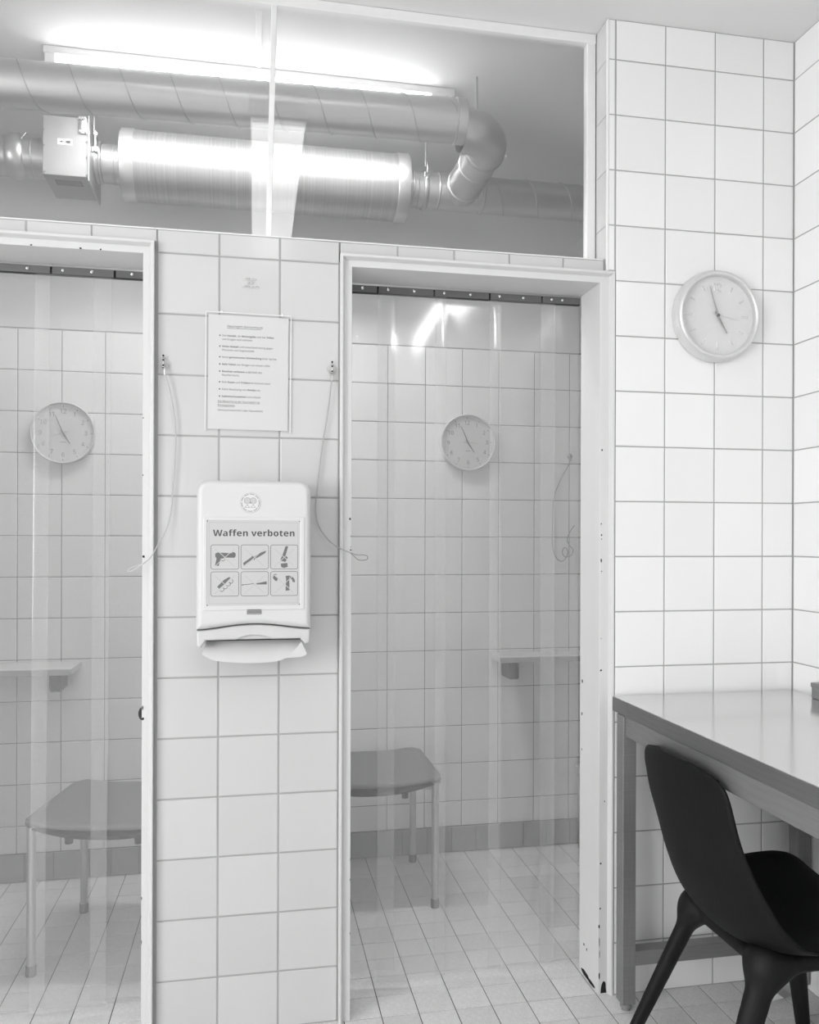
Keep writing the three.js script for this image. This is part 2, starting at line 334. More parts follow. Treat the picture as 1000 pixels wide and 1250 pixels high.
const window2 = structure('window_2');  // unseen glowing window, added to brighten the right-hand walls and floor
{
  const f = (g) => part(window2, 'window_frame', g, PAINT_TRIM), glow = new THREE.MeshStandardMaterial({ color: grey(230), roughness: 0.6, emissive: new THREE.Color(1, 1, 1), emissiveIntensity: LIGHT_FRONT.window * 0.2 });
  for (const z of [WZ0 + 0.025, (WZ0 + WZ1) / 2, WZ1 - 0.025]) f(rboxb(-3.27, -3.21, WY0, WY1, z - 0.025, z + 0.025, 0.004));
  for (const y of [WY0 + 0.025, WY1 - 0.025]) f(rboxb(-3.27, -3.21, y - 0.025, y + 0.025, WZ0 + 0.05, WZ1 - 0.05, 0.004));
  for (const [a, b] of [[WZ0 + 0.05, (WZ0 + WZ1) / 2 - 0.025], [(WZ0 + WZ1) / 2 + 0.025, WZ1 - 0.05]]) part(window2, 'added_glow_pane', box(-3.25, -3.244, WY0 + 0.05, WY1 - 0.05, a, b), glow);
  const l = new THREE.RectAreaLight(0xffffff, LIGHT_FRONT.window, WZ1 - WZ0 - 0.12, WY1 - WY0 - 0.12); l.name = 'added_window_light'; l.position.set(-3.19, (WY0 + WY1) / 2, (WZ0 + WZ1) / 2); window2.add(l); l.lookAt(0, (WY0 + WY1) / 2, (WZ0 + WZ1) / 2);
}

// ---------------------------------------------------------------- luminaires
function area(parent, w, h, intensity, [x, y, z], down = true) {
  const l = new THREE.RectAreaLight(0xffffff, intensity, w, h);
  l.position.set(x, y, z); parent.add(l); l.lookAt(parent.localToWorld(V(x, y - 1, z))); l.name = 'lamp_light';
  return l;
}
function frontLuminaire(x, z0, z1, label, power = LIGHT_FRONT.area) {
  const t = thing('ceiling_luminaire', label, 'lamp', [x, CEIL, (z0 + z1) / 2]); const len = z1 - z0;
  part(t, 'housing', [rbox(0.19, 0.03, len, 0.004, 0, -0.0155, 0), rbox(0.19, 0.055, 0.012, 0.003, 0, -0.045, -len / 2 + 0.006), rbox(0.19, 0.055, 0.012, 0.003, 0, -0.045, len / 2 - 0.006)], WHITE_PLASTIC);
  part(t, 'diffuser', rbox(0.178, 0.05, len - 0.03, 0.012, 0, -0.056, 0, 3), GLOW_FRONT);
  t.updateMatrixWorld(true);
  area(t, 0.17, len - 0.04, power, [0, -0.0835, 0]);
  return t;
}
frontLuminaire(0.313, 0.42, 1.92, 'bright white fluorescent ceiling luminaire mirrored in the pane above the partition');
frontLuminaire(1.36, 1.95, 3.25, 'white fluorescent ceiling luminaire behind the viewer, nearer the desk wall', LIGHT_FRONT.right);
{
  const t = thing('fluorescent_batten', 'glowing fluorescent batten on the ceiling above the spiral duct', 'lamp', [0.248, CEIL, -0.455]);
  const L = 1.23, d = 0.1;
  part(t, 'housing', [rbox(L, 0.022, d, 0.003, 0, -0.0115, 0), rbox(0.075, 0.05, d - 0.004, 0.004, L / 2 - 0.04, -0.03, 0), rbox(0.03, 0.05, d - 0.004, 0.004, -L / 2 + 0.018, -0.03, 0)], WHITE_PLASTIC);
  part(t, 'diffuser', rbox(L - 0.13, 0.045, d - 0.008, 0.012, -0.02, -0.043, 0, 3), GLOW_BACK);
  part(t, 'tray', rbox(L + 0.02, 0.005, d + 0.006, 0.002, 0, -0.0685, 0), phys(235, 0.2, { transmission: 0.7, thickness: 0 }), 'clear shallow cover tray');
  t.updateMatrixWorld(true);
  area(t, L - 0.16, d - 0.02, LIGHT_BACK.area, [-0.02, -0.073, 0]);
}
{
  const t = thing('cable_trunking', 'short white cable trunking on the ceiling running back to the batten', 'trunking', [0.2475, CEIL - 0.0005, -0.235]);
  part(t, 'channel', rbox(0.016, 0.012, 0.30, 0.002, 0, -0.006, 0), PAINT_TRIM);
  part(t, 'clip', rbox(0.02, 0.006, 0.02, 0.002, 0, -0.014, 0.125), PAINT_TRIM);
}

// ---------------------------------------------------------------- ventilation ducts behind the glass
const DY = 2.505, DR = 0.0625, ZU = -0.285, ZL = -0.757;
function helix(x0, x1, r, pitch, phase, n) {
  const pts = []; for (let i = 0; i <= n; i++) { const x = x0 + (x1 - x0) * i / n, a = phase + x / pitch * Math.PI * 2; pts.push([x, Math.cos(a) * r, Math.sin(a) * r]); }
  return tube(pts, 0.0016, n * 3, 6);
}
const pipe = (x0, x1, r, y = 0, z = 0) => { // hollow pipe along x
  const g = new THREE.LatheGeometry([[r - 0.0015, x0], [r, x0], [r, x1], [r - 0.0015, x1], [r - 0.0015, x0]].map((p) => new THREE.Vector2(...p)), 48);
  return alongX(g).translate(0, y, z);
};
const ringX = (x, r, w, t) => alongX(new THREE.LatheGeometry([[r - t, -w / 2], [r, -w / 2], [r + t, -w / 2 + t], [r + t, w / 2 - t], [r, w / 2], [r - t, w / 2]].map((p) => new THREE.Vector2(...p)), 48)).translate(x, 0, 0);
{
  const t = thing('spiral_duct', 'long upper spiral duct of bare galvanised metal under the batten', 'duct', [0, DY, ZU], -0.03);
  part(t, 'pipe', pipe(-1.55, 0.855, DR), GALV);
  part(t, 'spiral_seam', helix(-1.5, 0.82, DR + 0.0004, 0.133, 0.6, 420), GALV_SEAM);
  part(t, 'collar', [ringX(0.842, DR, 0.028, 0.002), ringX(0.826, DR, 0.006, 0.003)], GALV);
}
{ // elbow, turning away from the camera, and the run into the rear duct
  const t = thing('duct_elbow', 'smooth galvanised elbow at the right end of the upper duct', 'duct elbow', [0.858, DY, ZU - 0.026]);
  const R = 0.108, ring = []; const cv = new THREE.CatmullRomCurve3(Array.from({ length: 13 }, (_, i) => { const a = i / 12 * Math.PI / 2; return V(Math.sin(a) * R, 0, -R + Math.cos(a) * R); }));
  part(t, 'bend', new THREE.TubeGeometry(cv, 40, DR + 0.001, 48), GALV);
  part(t, 'rolled_seam', tube(Array.from({ length: 17 }, (_, i) => { const a = i / 16 * Math.PI / 2, k = R + 0.028; return [Math.sin(a) * k, 0.056, -R + Math.cos(a) * k]; }), 0.0014, 40, 6), GALV_SEAM);
  const c = ringX(0, DR + 0.001, 0.02, 0.003).rotateY(Math.PI / 2).translate(R, 0, -R - 0.006);
  part(t, 'clamp_ring', c, GALV_SEAM);
  part(t, 'clamp_lug', [rbox(0.016, 0.012, 0.018, 0.002, R - DR - 0.008, -0.012, -R - 0.006), rod(V(R - DR - 0.02, -0.012, -R - 0.006), V(R - DR + 0.006, -0.012, -R - 0.006), 0.003)], CHROME);
  part(t, 'clamp_lug', rbox(0.01, 0.012, 0.014, 0.002, R + DR + 0.006, -0.012, -R - 0.006), CHROME);
  part(t, 'threaded_rod', rod(V(0.055, DR - 0.01, -0.02), V(0.055, CEIL - DY, -0.02), 0.0035), GALV_SEAM);
}
{
  const t = thing('spiral_duct', 'rear spiral duct leaving right behind the elbow toward the glass edge', 'duct', [0, DY, ZL]);
  part(t, 'pipe', pipe(0.8075, 1.99, DR), GALV);
  const bx = 0.966, bz = ZU - 0.026 - 0.108 - 0.014 - ZL;      // branch pipe running forward to the elbow
  part(t, 'branch_pipe', pipe(0, bz - 0.03, DR - 0.002).rotateY(Math.PI / 2).translate(bx, 0, bz), GALV);
  part(t, 'rolled_ring', ringX(0, DR - 0.002, 0.006, 0.002).rotateY(Math.PI / 2).translate(bx, 0, bz - 0.09), GALV);
  part(t, 'saddle_collar', ringX(0, DR - 0.002, 0.012, 0.004).rotateY(Math.PI / 2).translate(bx, 0, DR + 0.018), GALV);
  part(t, 'spiral_seam', helix(1.05, 1.97, DR + 0.0004, 0.133, 0.0, 170), GALV_SEAM);
  part(t, 'collar', [ringX(0.882, DR, 0.008, 0.003), ringX(1.045, DR, 0.012, 0.003)], GALV);
  part(t, 'clamp_ring', ringX(0.834, DR + 0.001, 0.018, 0.004), GALV_SEAM);
  part(t, 'clamp_bolt', [rbox(0.022, 0.018, 0.012, 0.002, 0.834, 0.03, DR - 0.002), rod(V(0.834, 0.01, DR), V(0.834, 0.075, DR), 0.003)], CHROME);
  part(t, 'hanger_rod', rod(V(0.834, 0.07, 0.03), V(0.834, CEIL - DY, 0.03), 0.003), GALV);
}
const silencerRing = (() => { const row = Array.from({ length: 512 }, () => rnd()); return dataTexture(512, (x, y) => 214 + 30 * (row[x] - 0.5) + 16 * (row[(x * 7) % 512] - 0.5), 1); })();
{
  const t = thing('duct_silencer', 'wide cylindrical silencer in the rear duct with bright streaked casing', 'silencer', [0, DY, ZL]);
  const mat = std(206, 0.42, { metalness: 0.8, map: silencerRing }); const r = 0.1125, x0 = -0.198, x1 = 0.772;
  const g = alongX(new THREE.CylinderGeometry(r, r, x1 - x0 - 0.05, 64, 1, true)).translate((x0 + x1) / 2, 0, 0);
  { const uv = g.attributes.uv, p = g.attributes.position; for (let i = 0; i < uv.count; i++) uv.setXY(i, p.getX(i) * 2.2, uv.getX(i) * 0.05); }
  part(t, 'casing', g, mat);
  part(t, 'end_band', [alongX(new THREE.LatheGeometry([[DR, -0.022], [r - 0.004, -0.022], [r + 0.003, -0.018], [r + 0.003, 0.02], [r, 0.024]].map((p) => new THREE.Vector2(...p)), 64)).translate(x0 + 0.022, 0, 0)], GALV);
  part(t, 'end_band', [alongX(new THREE.LatheGeometry([[r, -0.024], [r + 0.003, -0.02], [r + 0.003, 0.018], [r - 0.004, 0.022], [DR, 0.022]].map((p) => new THREE.Vector2(...p)), 64)).translate(x1 - 0.022, 0, 0)], GALV);
  part(t, 'spigot', [pipe(-0.2585, x0 + 0.002, DR - 0.001), ringX(-0.222, DR - 0.001, 0.008, 0.002)], GALV);
  part(t, 'spigot', [pipe(x1 - 0.002, 0.806, DR - 0.001), ringX(0.79, DR - 0.001, 0.008, 0.002)], GALV);
}
{ // damper box with arrow sticker
  const t = thing('damper_box', 'square galvanised damper box with small arrow sticker left of the silencer', 'damper box', [-0.3575, DY, ZL + 0.005]);
  part(t, 'casing', rbox(0.14, 0.19, 0.19, 0.003, 0, 0.003, 0), GALV_BOX);
  part(t, 'end_plate', [rbox(0.004, 0.21, 0.205, 0.001, 0.071, 0, 0)], GALV_SEAM);
  const cv = document.createElement('canvas'); cv.width = 128; cv.height = 56; const c = cv.getContext('2d');
  c.fillStyle = '#f4f4f4'; c.fillRect(0, 0, 128, 56); c.fillStyle = '#555'; c.beginPath(); c.moveTo(12, 28); c.lineTo(44, 14); c.lineTo(40, 24); c.lineTo(70, 24); c.lineTo(80, 14); c.lineTo(116, 14); c.lineTo(108, 28); c.lineTo(116, 42); c.lineTo(80, 42); c.lineTo(70, 32); c.lineTo(40, 32); c.lineTo(44, 42); c.fill();
  const tx = new THREE.CanvasTexture(cv); tx.colorSpace = THREE.SRGBColorSpace;
  part(t, 'arrow_sticker', new THREE.PlaneGeometry(0.045, 0.019).translate(-0.002, 0.016, 0.0965), std(255, 0.6, { map: tx }));
  const pl = document.createElement('canvas'); pl.width = 128; pl.height = 48; const k = pl.getContext('2d'); k.fillStyle = '#8c8c8c'; k.fillRect(0, 0, 128, 48); k.strokeStyle = '#666'; k.lineWidth = 5; k.strokeRect(6, 6, 116, 36); k.fillStyle = '#777'; k.fillRect(14, 16, 100, 6); k.fillRect(14, 28, 80, 5);
  const tp = new THREE.CanvasTexture(pl); tp.colorSpace = THREE.SRGBColorSpace;
  part(t, 'type_plate', new THREE.PlaneGeometry(0.085, 0.045).rotateX(Math.PI / 2).translate(0.0, -0.0925, 0.04), std(255, 0.6, { map: tp }));
  part(t, 'bracket', rbox(0.027, 0.055, 0.005, 0.001, 0.052, 0.073, 0.0985), CHROME);
  for (const [x, y] of [[0.044, 0.094], [0.052, 0.094], [0.06, 0.094], [0.045, 0.052], [0.06, 0.052]]) part(t, 'bolt', rod(V(x, y, 0.098), V(x, y, 0.106), 0.0035), GALV_SEAM);
  for (const [x, y] of [[-0.064, 0.05], [-0.064, 0.0], [-0.062, -0.085], [0.064, 0.02], [0.064, -0.03], [0.064, -0.086]]) part(t, 'rivet', rod(V(x, y, 0.094), V(x, y, 0.1), 0.0022), CHROME);
  part(t, 'spigot', [pipe(0.07, 0.0975, DR + 0.001), ringX(0.08, DR + 0.001, 0.01, 0.003), ringX(0.0915, DR + 0.001, 0.006, 0.003)], GALV);
  part(t, 'clamp_bolt', [rbox(0.02, 0.016, 0.014, 0.002, 0.085, 0.012, DR + 0.004), rod(V(0.085, 0.01, DR + 0.004), V(0.085, 0.075, DR + 0.004), 0.003), rbox(0.014, 0.01, 0.01, 0.002, 0.086, 0.064, DR + 0.004)], CHROME);
  part(t, 'hanger_rod', rod(V(0.08, 0.07, DR), V(0.08, CEIL - DY, DR), 0.0025), GALV);
}
{
  const t = thing('flanged_duct', 'short duct with wide pressed flange left of the damper box', 'duct', [0, DY, ZL]);
  part(t, 'pipe', pipe(-1.58, -0.4275, DR), GALV);
  part(t, 'flange', alongX(new THREE.LatheGeometry([[DR, -0.03], [DR + 0.008, -0.022], [DR + 0.012, -0.006], [DR + 0.012, 0.01], [DR + 0.005, 0.022], [DR, 0.026]].map((p) => new THREE.Vector2(...p)), 48)).translate(-0.525, 0, 0), GALV);
  part(t, 'seam_ring', ringX(-0.475, DR, 0.006, 0.0016), GALV);
  part(t, 'clamp_bolt', rod(V(-0.5, 0.03, DR + 0.004), V(-0.485, 0.05, DR + 0.004), 0.004), CHROME);
}

// ---------------------------------------------------------------- strip curtains in the doorways
function stripSheet(w, top, bottom, lean, bow, twist, pinch) {
  const nu = 14, nv = 44, t = 0.002, P = [], I = [], at = (i, j, s) => s * (nu + 1) * (nv + 1) + j * (nu + 1) + i;
  for (let s = 0; s < 2; s++) for (let j = 0; j <= nv; j++) for (let i = 0; i <= nu; i++) {
    const u = i / nu * 2 - 1, v = j / nv, y = top + (bottom - top) * v, k = 1 - Math.exp(-v * 4);
    const bump = 0.45 * pinch * 0.25 * Math.exp(-(((v - 0.055) / 0.035) ** 2)) * (1 - u * u) + 0.45 * pinch * 0.7 * Math.exp(-(((u + 0.75) / 0.2) ** 2) - (((v - 0.075) / 0.045) ** 2));
    const z = bow * k * (1 - u * u) + twist * u * v + bump + 0.0012 * Math.sin(v * 7 + u * 2) * k - s * t;
    P.push(u * w / 2 + lean * v, y + (j === nv ? 0.002 * Math.sin(u * 3) : 0), z);
  }
  for (let j = 0; j < nv; j++) for (let i = 0; i < nu; i++) {
    const a = at(i, j, 0), b = at(i + 1, j, 0), c = at(i + 1, j + 1, 0), d = at(i, j + 1, 0), o = (nu + 1) * (nv + 1);
    I.push(a, d, c, a, c, b, a + o, c + o, d + o, a + o, b + o, c + o);
  }
  const edge = (a, b) => { const o = (nu + 1) * (nv + 1); I.push(a, b, b + o, a, b + o, a + o); };
  for (let i = 0; i < nu; i++) { edge(at(i, 0, 0), at(i + 1, 0, 0)); edge(at(i + 1, nv, 0), at(i, nv, 0)); }
  for (let j = 0; j < nv; j++) { edge(at(0, j + 1, 0), at(0, j, 0)); edge(at(nu, j, 0), at(nu, j + 1, 0)); }
  const g = new THREE.BufferGeometry(); g.setAttribute('position', new THREE.Float32BufferAttribute(P, 3));
  g.setAttribute('uv', new THREE.Float32BufferAttribute(P.flatMap((_, n) => n % 3 === 0 ? [P[n], P[n + 1]] : []), 2)); g.setIndex(I); g.computeVertexNormals();
  return g;
}
function curtain(label, x0, x1, plates, strips) {
  const t = thing('strip_curtain', label, 'strip curtain', [0, 0, 0]);
  const zr = -0.137, y0 = 1.9385, y1 = 1.9575;
  part(t, 'rail', rboxb(x0, x1, y0 - 0.0008, y1 + 0.001, zr - 0.012, zr + 0.0028, 0.001), BLACK);
  for (let i = 0; i + 1 < plates.length; i++) {
    const a = plates[i] + 0.0026, b = plates[i + 1] - 0.0026;
    const p = part(t, 'clamp_plate', rboxb(a, b, y0, y1, zr + 0.004, zr + 0.008, 0.0012), RAIL);
    for (const bx of b - a > 0.1 ? [a + 0.026, b - 0.055] : [(a + b) / 2]) part(p, 'bolt', new THREE.SphereGeometry(0.0048, 14, 8, 0, Math.PI * 2, 0, Math.PI / 2).rotateX(Math.PI / 2).translate(bx, (y0 + y1) / 2, zr + 0.008), CHROME);
  }
  for (const [a, b, front, bottom, lean, bow, twist, pinch] of strips) {
    const m = part(t, 'pvc_strip', stripSheet(b - a, y1 - 0.006, bottom, lean, bow, twist, pinch), PVC);
    m.position.set((a + b) / 2, 0, zr + (front ? 0.0035 : -0.0015));
  }
  return t;
}
curtain('clear plastic strip curtain filling the right doorway with stool showing behind', 0.489, 1.1735, [0.4885, 0.5754, 0.736, 0.8984, 1.0552, 1.1738], [
  [0.489, 0.626, 0, 0.047, 0.001, -0.004, 0.002, 0.004], [0.5765, 0.7715, 1, 0.021, 0.002, 0.006, -0.003, 0.007], [0.7415, 0.9355, 0, 0.022, 0.002, -0.0025, 0.003, 0.006], [0.9005, 1.0965, 1, 0.028, 0.0, 0.006, 0.002, 0.006], [1.0545, 1.172, 0, 0.028, 0.001, -0.004, -0.002, 0.004]]);
curtain('clear plastic strip curtain filling the left doorway below the chipped white header', -0.719, -0.0355, [-0.718, -0.594, -0.436, -0.2793, -0.1221, -0.0365], [
  [-0.718, -0.598, 0, 0.03, 0, -0.004, 0, 0.004], [-0.64, -0.446, 1, 0.028, 0, 0.007, 0, 0.005], [-0.478, -0.284, 0, 0.034, -0.008, -0.002, 0.002, 0.005], [-0.319, -0.131, 1, 0.025, -0.01, 0.0025, -0.002, 0.006], [-0.176, -0.037, 0, 0.04, -0.006, -0.004, 0.002, 0.005]]);

// ---------------------------------------------------------------- clocks
const canvasTexture = (w, h, draw) => { const c = document.createElement('canvas'); c.width = w; c.height = h; draw(c.getContext('2d'), w, h); const t = new THREE.CanvasTexture(c); t.colorSpace = THREE.SRGBColorSpace; return t; };
const dialTexture = canvasTexture(512, 512, (c, w) => {
  c.fillStyle = '#dedede'; c.fillRect(0, 0, w, w); c.translate(w / 2, w / 2); c.fillStyle = '#4a4a4a'; c.textAlign = 'center'; c.textBaseline = 'middle'; c.font = '52px sans-serif';
  for (let i = 1; i <= 12; i++) { const a = i / 12 * Math.PI * 2; c.fillText(String(i), Math.sin(a) * 188, -Math.cos(a) * 188); }
  for (let i = 0; i < 60; i++) { c.save(); c.rotate(i / 60 * Math.PI * 2); c.fillStyle = i % 5 ? '#8a8a8a' : '#333'; c.fillRect(-2, -240, i % 5 ? 3 : 6, i % 5 ? 10 : 14); c.restore(); }
  c.fillStyle = '#777'; c.fillRect(-24, 76, 48, 6);
});
function hand(len, tail, w, z, deg, mat) {
  const s = new THREE.Shape(); s.moveTo(-w / 2, -tail); s.lineTo(w / 2, -tail); s.lineTo(w / 2, 0); s.lineTo(w * 0.2, len); s.lineTo(-w * 0.2, len); s.lineTo(-w / 2, 0);
  return new THREE.ExtrudeGeometry(s, { depth: 0.0012, bevelEnabled: false }).rotateZ(-deg * Math.PI / 180).translate(0, 0, z);
}
const lathe = (pts, n = 72) => new THREE.LatheGeometry(pts.map((p) => new THREE.Vector2(...p)), n).rotateX(Math.PI / 2);   // axis to +z
function wallClock(label, pos, r, depth, rimMat, plain) {
  const t = thing('wall_clock', label, 'clock', pos);
  const d = depth, ri = r * 0.86;
  part(t, 'rim', plain ? lathe([[r * 0.8, 0], [r * 0.985, 0], [r, 0.003], [r * 0.99, d * 0.6], [r * 0.95, d * 0.92], [r * 0.915, d], [ri + 0.002, d * 0.97], [ri, d * 0.8], [ri, d * 0.45]])
    : lathe([[r * 0.8, 0], [r * 0.98, 0], [r, 0.004], [r, d * 0.8], [r * 0.985, d], [r * 0.955, d], [r * 0.945, d * 0.8], [r * 0.94, d * 0.5]]), rimMat);
  const rd = plain ? ri : r * 0.942;
  if (plain) part(t, 'dial', new THREE.CircleGeometry(rd + 0.001, 64).translate(0, 0, d * 0.5), std(236, 0.55));
  else part(t, 'dial', new THREE.CircleGeometry(rd + 0.001, 64).translate(0, 0, d * 0.55), std(255, 0.6, { map: dialTexture }));
  const zf = d * (plain ? 0.5 : 0.55);
  return { t, zf, rd };
}
{
  const SILVER = std(222, 0.32, { metalness: 0.55 }), MARK = std(240, 0.25, { metalness: 0.6 });
  const { t, zf, rd } = wallClock('pale silver-rimmed clock with bar marks on the tiled wall above the steel table', [1.509, 1.88, RW_Z + 0.0006], 0.128, 0.036, SILVER, true);
  for (let i = 1; i < 12; i++) { const a = i / 12 * Math.PI * 2, l = i % 3 ? 0.016 : 0.02; part(t, 'hour_mark', rbox(0.0036, l, 0.003, 0.0008).translate(0, rd * 0.78, zf + 0.0012).rotateZ(-a), MARK); }
  // raised 12
  const seg = (pts) => tube(pts.map(([x, y]) => [x, y, 0]), 0.0017, 24, 6);
  part(t, 'numeral', [rbox(0.0038, 0.022, 0.003, 0.0008, -0.009, 0.079, zf + 0.0012), rbox(0.006, 0.0034, 0.003, 0.0008, -0.0115, 0.0875, zf + 0.0012)], MARK);
  part(t, 'numeral', [seg([[0.0005, 0.085], [0.003, 0.0892], [0.008, 0.0892], [0.0105, 0.0845], [0.0085, 0.079], [0.004, 0.0735], [0.001, 0.07]]).translate(0, 0, zf + 0.0012), rbox(0.0115, 0.0034, 0.003, 0.0008, 0.0058, 0.0692, zf + 0.0012)], MARK);
  part(t, 'minute_hand', hand(0.082, 0.014, 0.0046, zf + 0.006, -18, 0), std(176, 0.35, { metalness: 0.5 }));
  part(t, 'hour_hand', hand(0.056, 0.014, 0.006, zf + 0.004, 150, 0), std(165, 0.35, { metalness: 0.5 }));
  part(t, 'second_hand', hand(0.065, 0.02, 0.0012, zf + 0.0085, 102, 0), std(205, 0.4));
  part(t, 'hub', lathe([[0, 0.006], [0.003, 0.006], [0.004, 0.004], [0.004, 0]], 20).translate(0, 0, zf + 0.005), std(90, 0.4, { metalness: 0.5 }));
  part(t, 'cover_glass', new THREE.CylinderGeometry(rd, rd, 0.0012, 64).rotateX(Math.PI / 2).translate(0, 0, 0.031), GLASS);
}
{
  const RIMW = phys(206, 0.35), HAND = std(58, 0.5);
  for (const [label, x, y, turn] of [['numbered white clock seen through the left doorway above the small wall shelf', -0.4475, 1.636, 0], ['numbered white clock seen through the right doorway between two curtain strips', 1.077, 1.638, 0.03]]) {
    const { t, zf } = wallClock(label, [x, y, WALL_B + 0.0006], 0.113, 0.03, RIMW, false); t.userData.group = 'numbered clocks on the far wall';
    part(t, 'minute_hand', hand(0.07, 0.012, 0.004, zf + 0.004, -22, 0), HAND);
    part(t, 'hour_hand', hand(0.047, 0.012, 0.0055, zf + 0.0025, 148, 0), HAND);
    part(t, 'second_hand', hand(0.04, 0.02, 0.0014, zf + 0.0055, x < 0 ? 252 : 95, 0), std(120, 0.5));
    part(t, 'cover_glass', new THREE.CylinderGeometry(0.1055, 0.1055, 0.0012, 64).rotateX(Math.PI / 2).translate(0, 0, 0.0265), GLASS);
    t.rotation.z = turn;
  }
}

// ---------------------------------------------------------------- house rules in a clear sleeve
{
  const tx = canvasTexture(1024, 1440, (c, w, h) => {
    c.fillStyle = '#f2f2f2'; c.fillRect(0, 0, w, h); c.fillStyle = '#2c2c2c';
    c.font = '40px sans-serif'; c.fillText('Hausregeln Konsumraum', 235, 150); c.fillRect(235, 160, 440, 4);
    c.font = '33px sans-serif';
    let y = 268; const L = 175;
    const row = (lines, gap) => { c.beginPath(); c.arc(L - 28, y - 11, 9, 0, 7); c.fill(); for (const s of lines) { let x = L; for (const [k, b] of s) { c.font = `${b ? 'bold ' : ''}33px sans-serif`; c.fillText(k, x, y); x += c.measureText(k).width; } y += 46; } y += gap; };
    row([[['Der ', 0], ['Handel', 1], [', die ', 0], ['Weitergabe', 1], [' und das ', 0], ['Teilen', 1]], [['von Drogen sind verboten', 0]]], 44);
    row([[['Keine Gewalt', 1], [' und Gewaltandrohung gegen', 0]], [['Personen und Gegenstände', 0]]], 44);
    row([[['Keine ', 0], ['gemeinsame Verwendung', 1], [' einer Spritze', 0]]], 44);
    row([[['Kein Teilen', 1], [' von Drogen von einem Löffel', 0]]], 44);
    row([[['Rauchen verboten', 1], [' außerhalb des', 0]], [['Raucherraums', 0]]], 44);
    row([[['Kein ', 0], ['Essen', 1], [' und ', 0], ['Trinken', 1], [' im Konsumraum', 0]]], 44);
    row([[['Keine Benutzung von ', 0], ['Handys', 1], [' etc.', 0]]], 44);
    row([[['Substitutionsmittel', 1], [' sind erlaubt', 0]]], 18);
    c.font = '33px sans-serif';
    for (const s of ['Die Missachtung der Hausregeln hat', 'Konsequenzen']) { c.fillText(s, 125, y); c.fillRect(125, y + 6, c.measureText(s).width, 3); y += 48; }
    y += 14; c.fillText('(Konsumraumverbot oder Hausverbot)', 125, y);
  });
  const t = thing('notice_sheet', 'typed house rules sheet in a clear sleeve on the tiles above the dispenser', 'notice', [0.2235, 1.6745, 0.001], 0);
  t.rotation.z = -0.006;
  const curved = (w, h, z, k) => { const g = new THREE.PlaneGeometry(w, h, 8, 14), p = g.attributes.position; for (let i = 0; i < p.count; i++) p.setZ(i, z + k * Math.max(0, p.getY(i) / h * 2 - 0.55) ** 2 * 0.03 + 0.0004 * Math.sin(p.getX(i) * 40)); g.computeVertexNormals(); return g; };
  part(t, 'paper', curved(0.2, 0.288, 0.0022, 0.3), std(232, 0.85, { map: tx }));
  part(t, 'sleeve', curved(0.212, 0.3, 0.0036, 1), phys(252, 0.1, { transmission: 0.96, thickness: 0, ior: 1.45 }));
  part(t, 'sleeve_rim', [rbox(0.212, 0.003, 0.0012, 0.0004, 0, 0.15, 0.006), rbox(0.0024, 0.3, 0.001, 0.0003, -0.106, 0, 0.0036), rbox(0.0024, 0.3, 0.001, 0.0003, 0.106, 0, 0.0036)], phys(236, 0.25));
  for (const x of [-0.068, 0.084]) part(t, 'tack', new THREE.SphereGeometry(0.004, 12, 8, 0, Math.PI * 2, 0, Math.PI / 2).rotateX(Math.PI / 2).translate(x, 0.1515, 0.003), phys(240, 0.2));
}
{ // three rows of small raised white characters, too worn to read
  const t = thing('raised_label', 'three short rows of worn raised white characters on the tile above the notice', 'label', [0.2275, 1.905, 0.0008]);
  for (const [y, n, w] of [[0.0095, 5, 0.029], [0.0, 3, 0.018], [-0.0095, 7, 0.042]]) for (let i = 0; i < n; i++) {
    const x = (i - (n - 1) / 2) * w / n, k = (i * 7 + n) % 3;
    const g = [rbox(0.0044, 0.0016, 0.0026, 0.0005, 0, 0.0024, 0.001)];
    if (k !== 1) g.push(rbox(0.0014, 0.006, 0.0026, 0.0004, -0.0015, 0, 0.001));
    if (k !== 2) g.push(rbox(0.0014, 0.006, 0.0026, 0.0004, 0.0014, 0, 0.001));
    if (k) g.push(rbox(0.0044, 0.0014, 0.0026, 0.0004, 0, -0.0024, 0.001));
    part(t, 'character', merge(g).translate(x, y, 0), phys(236, 0.25));
  }
}

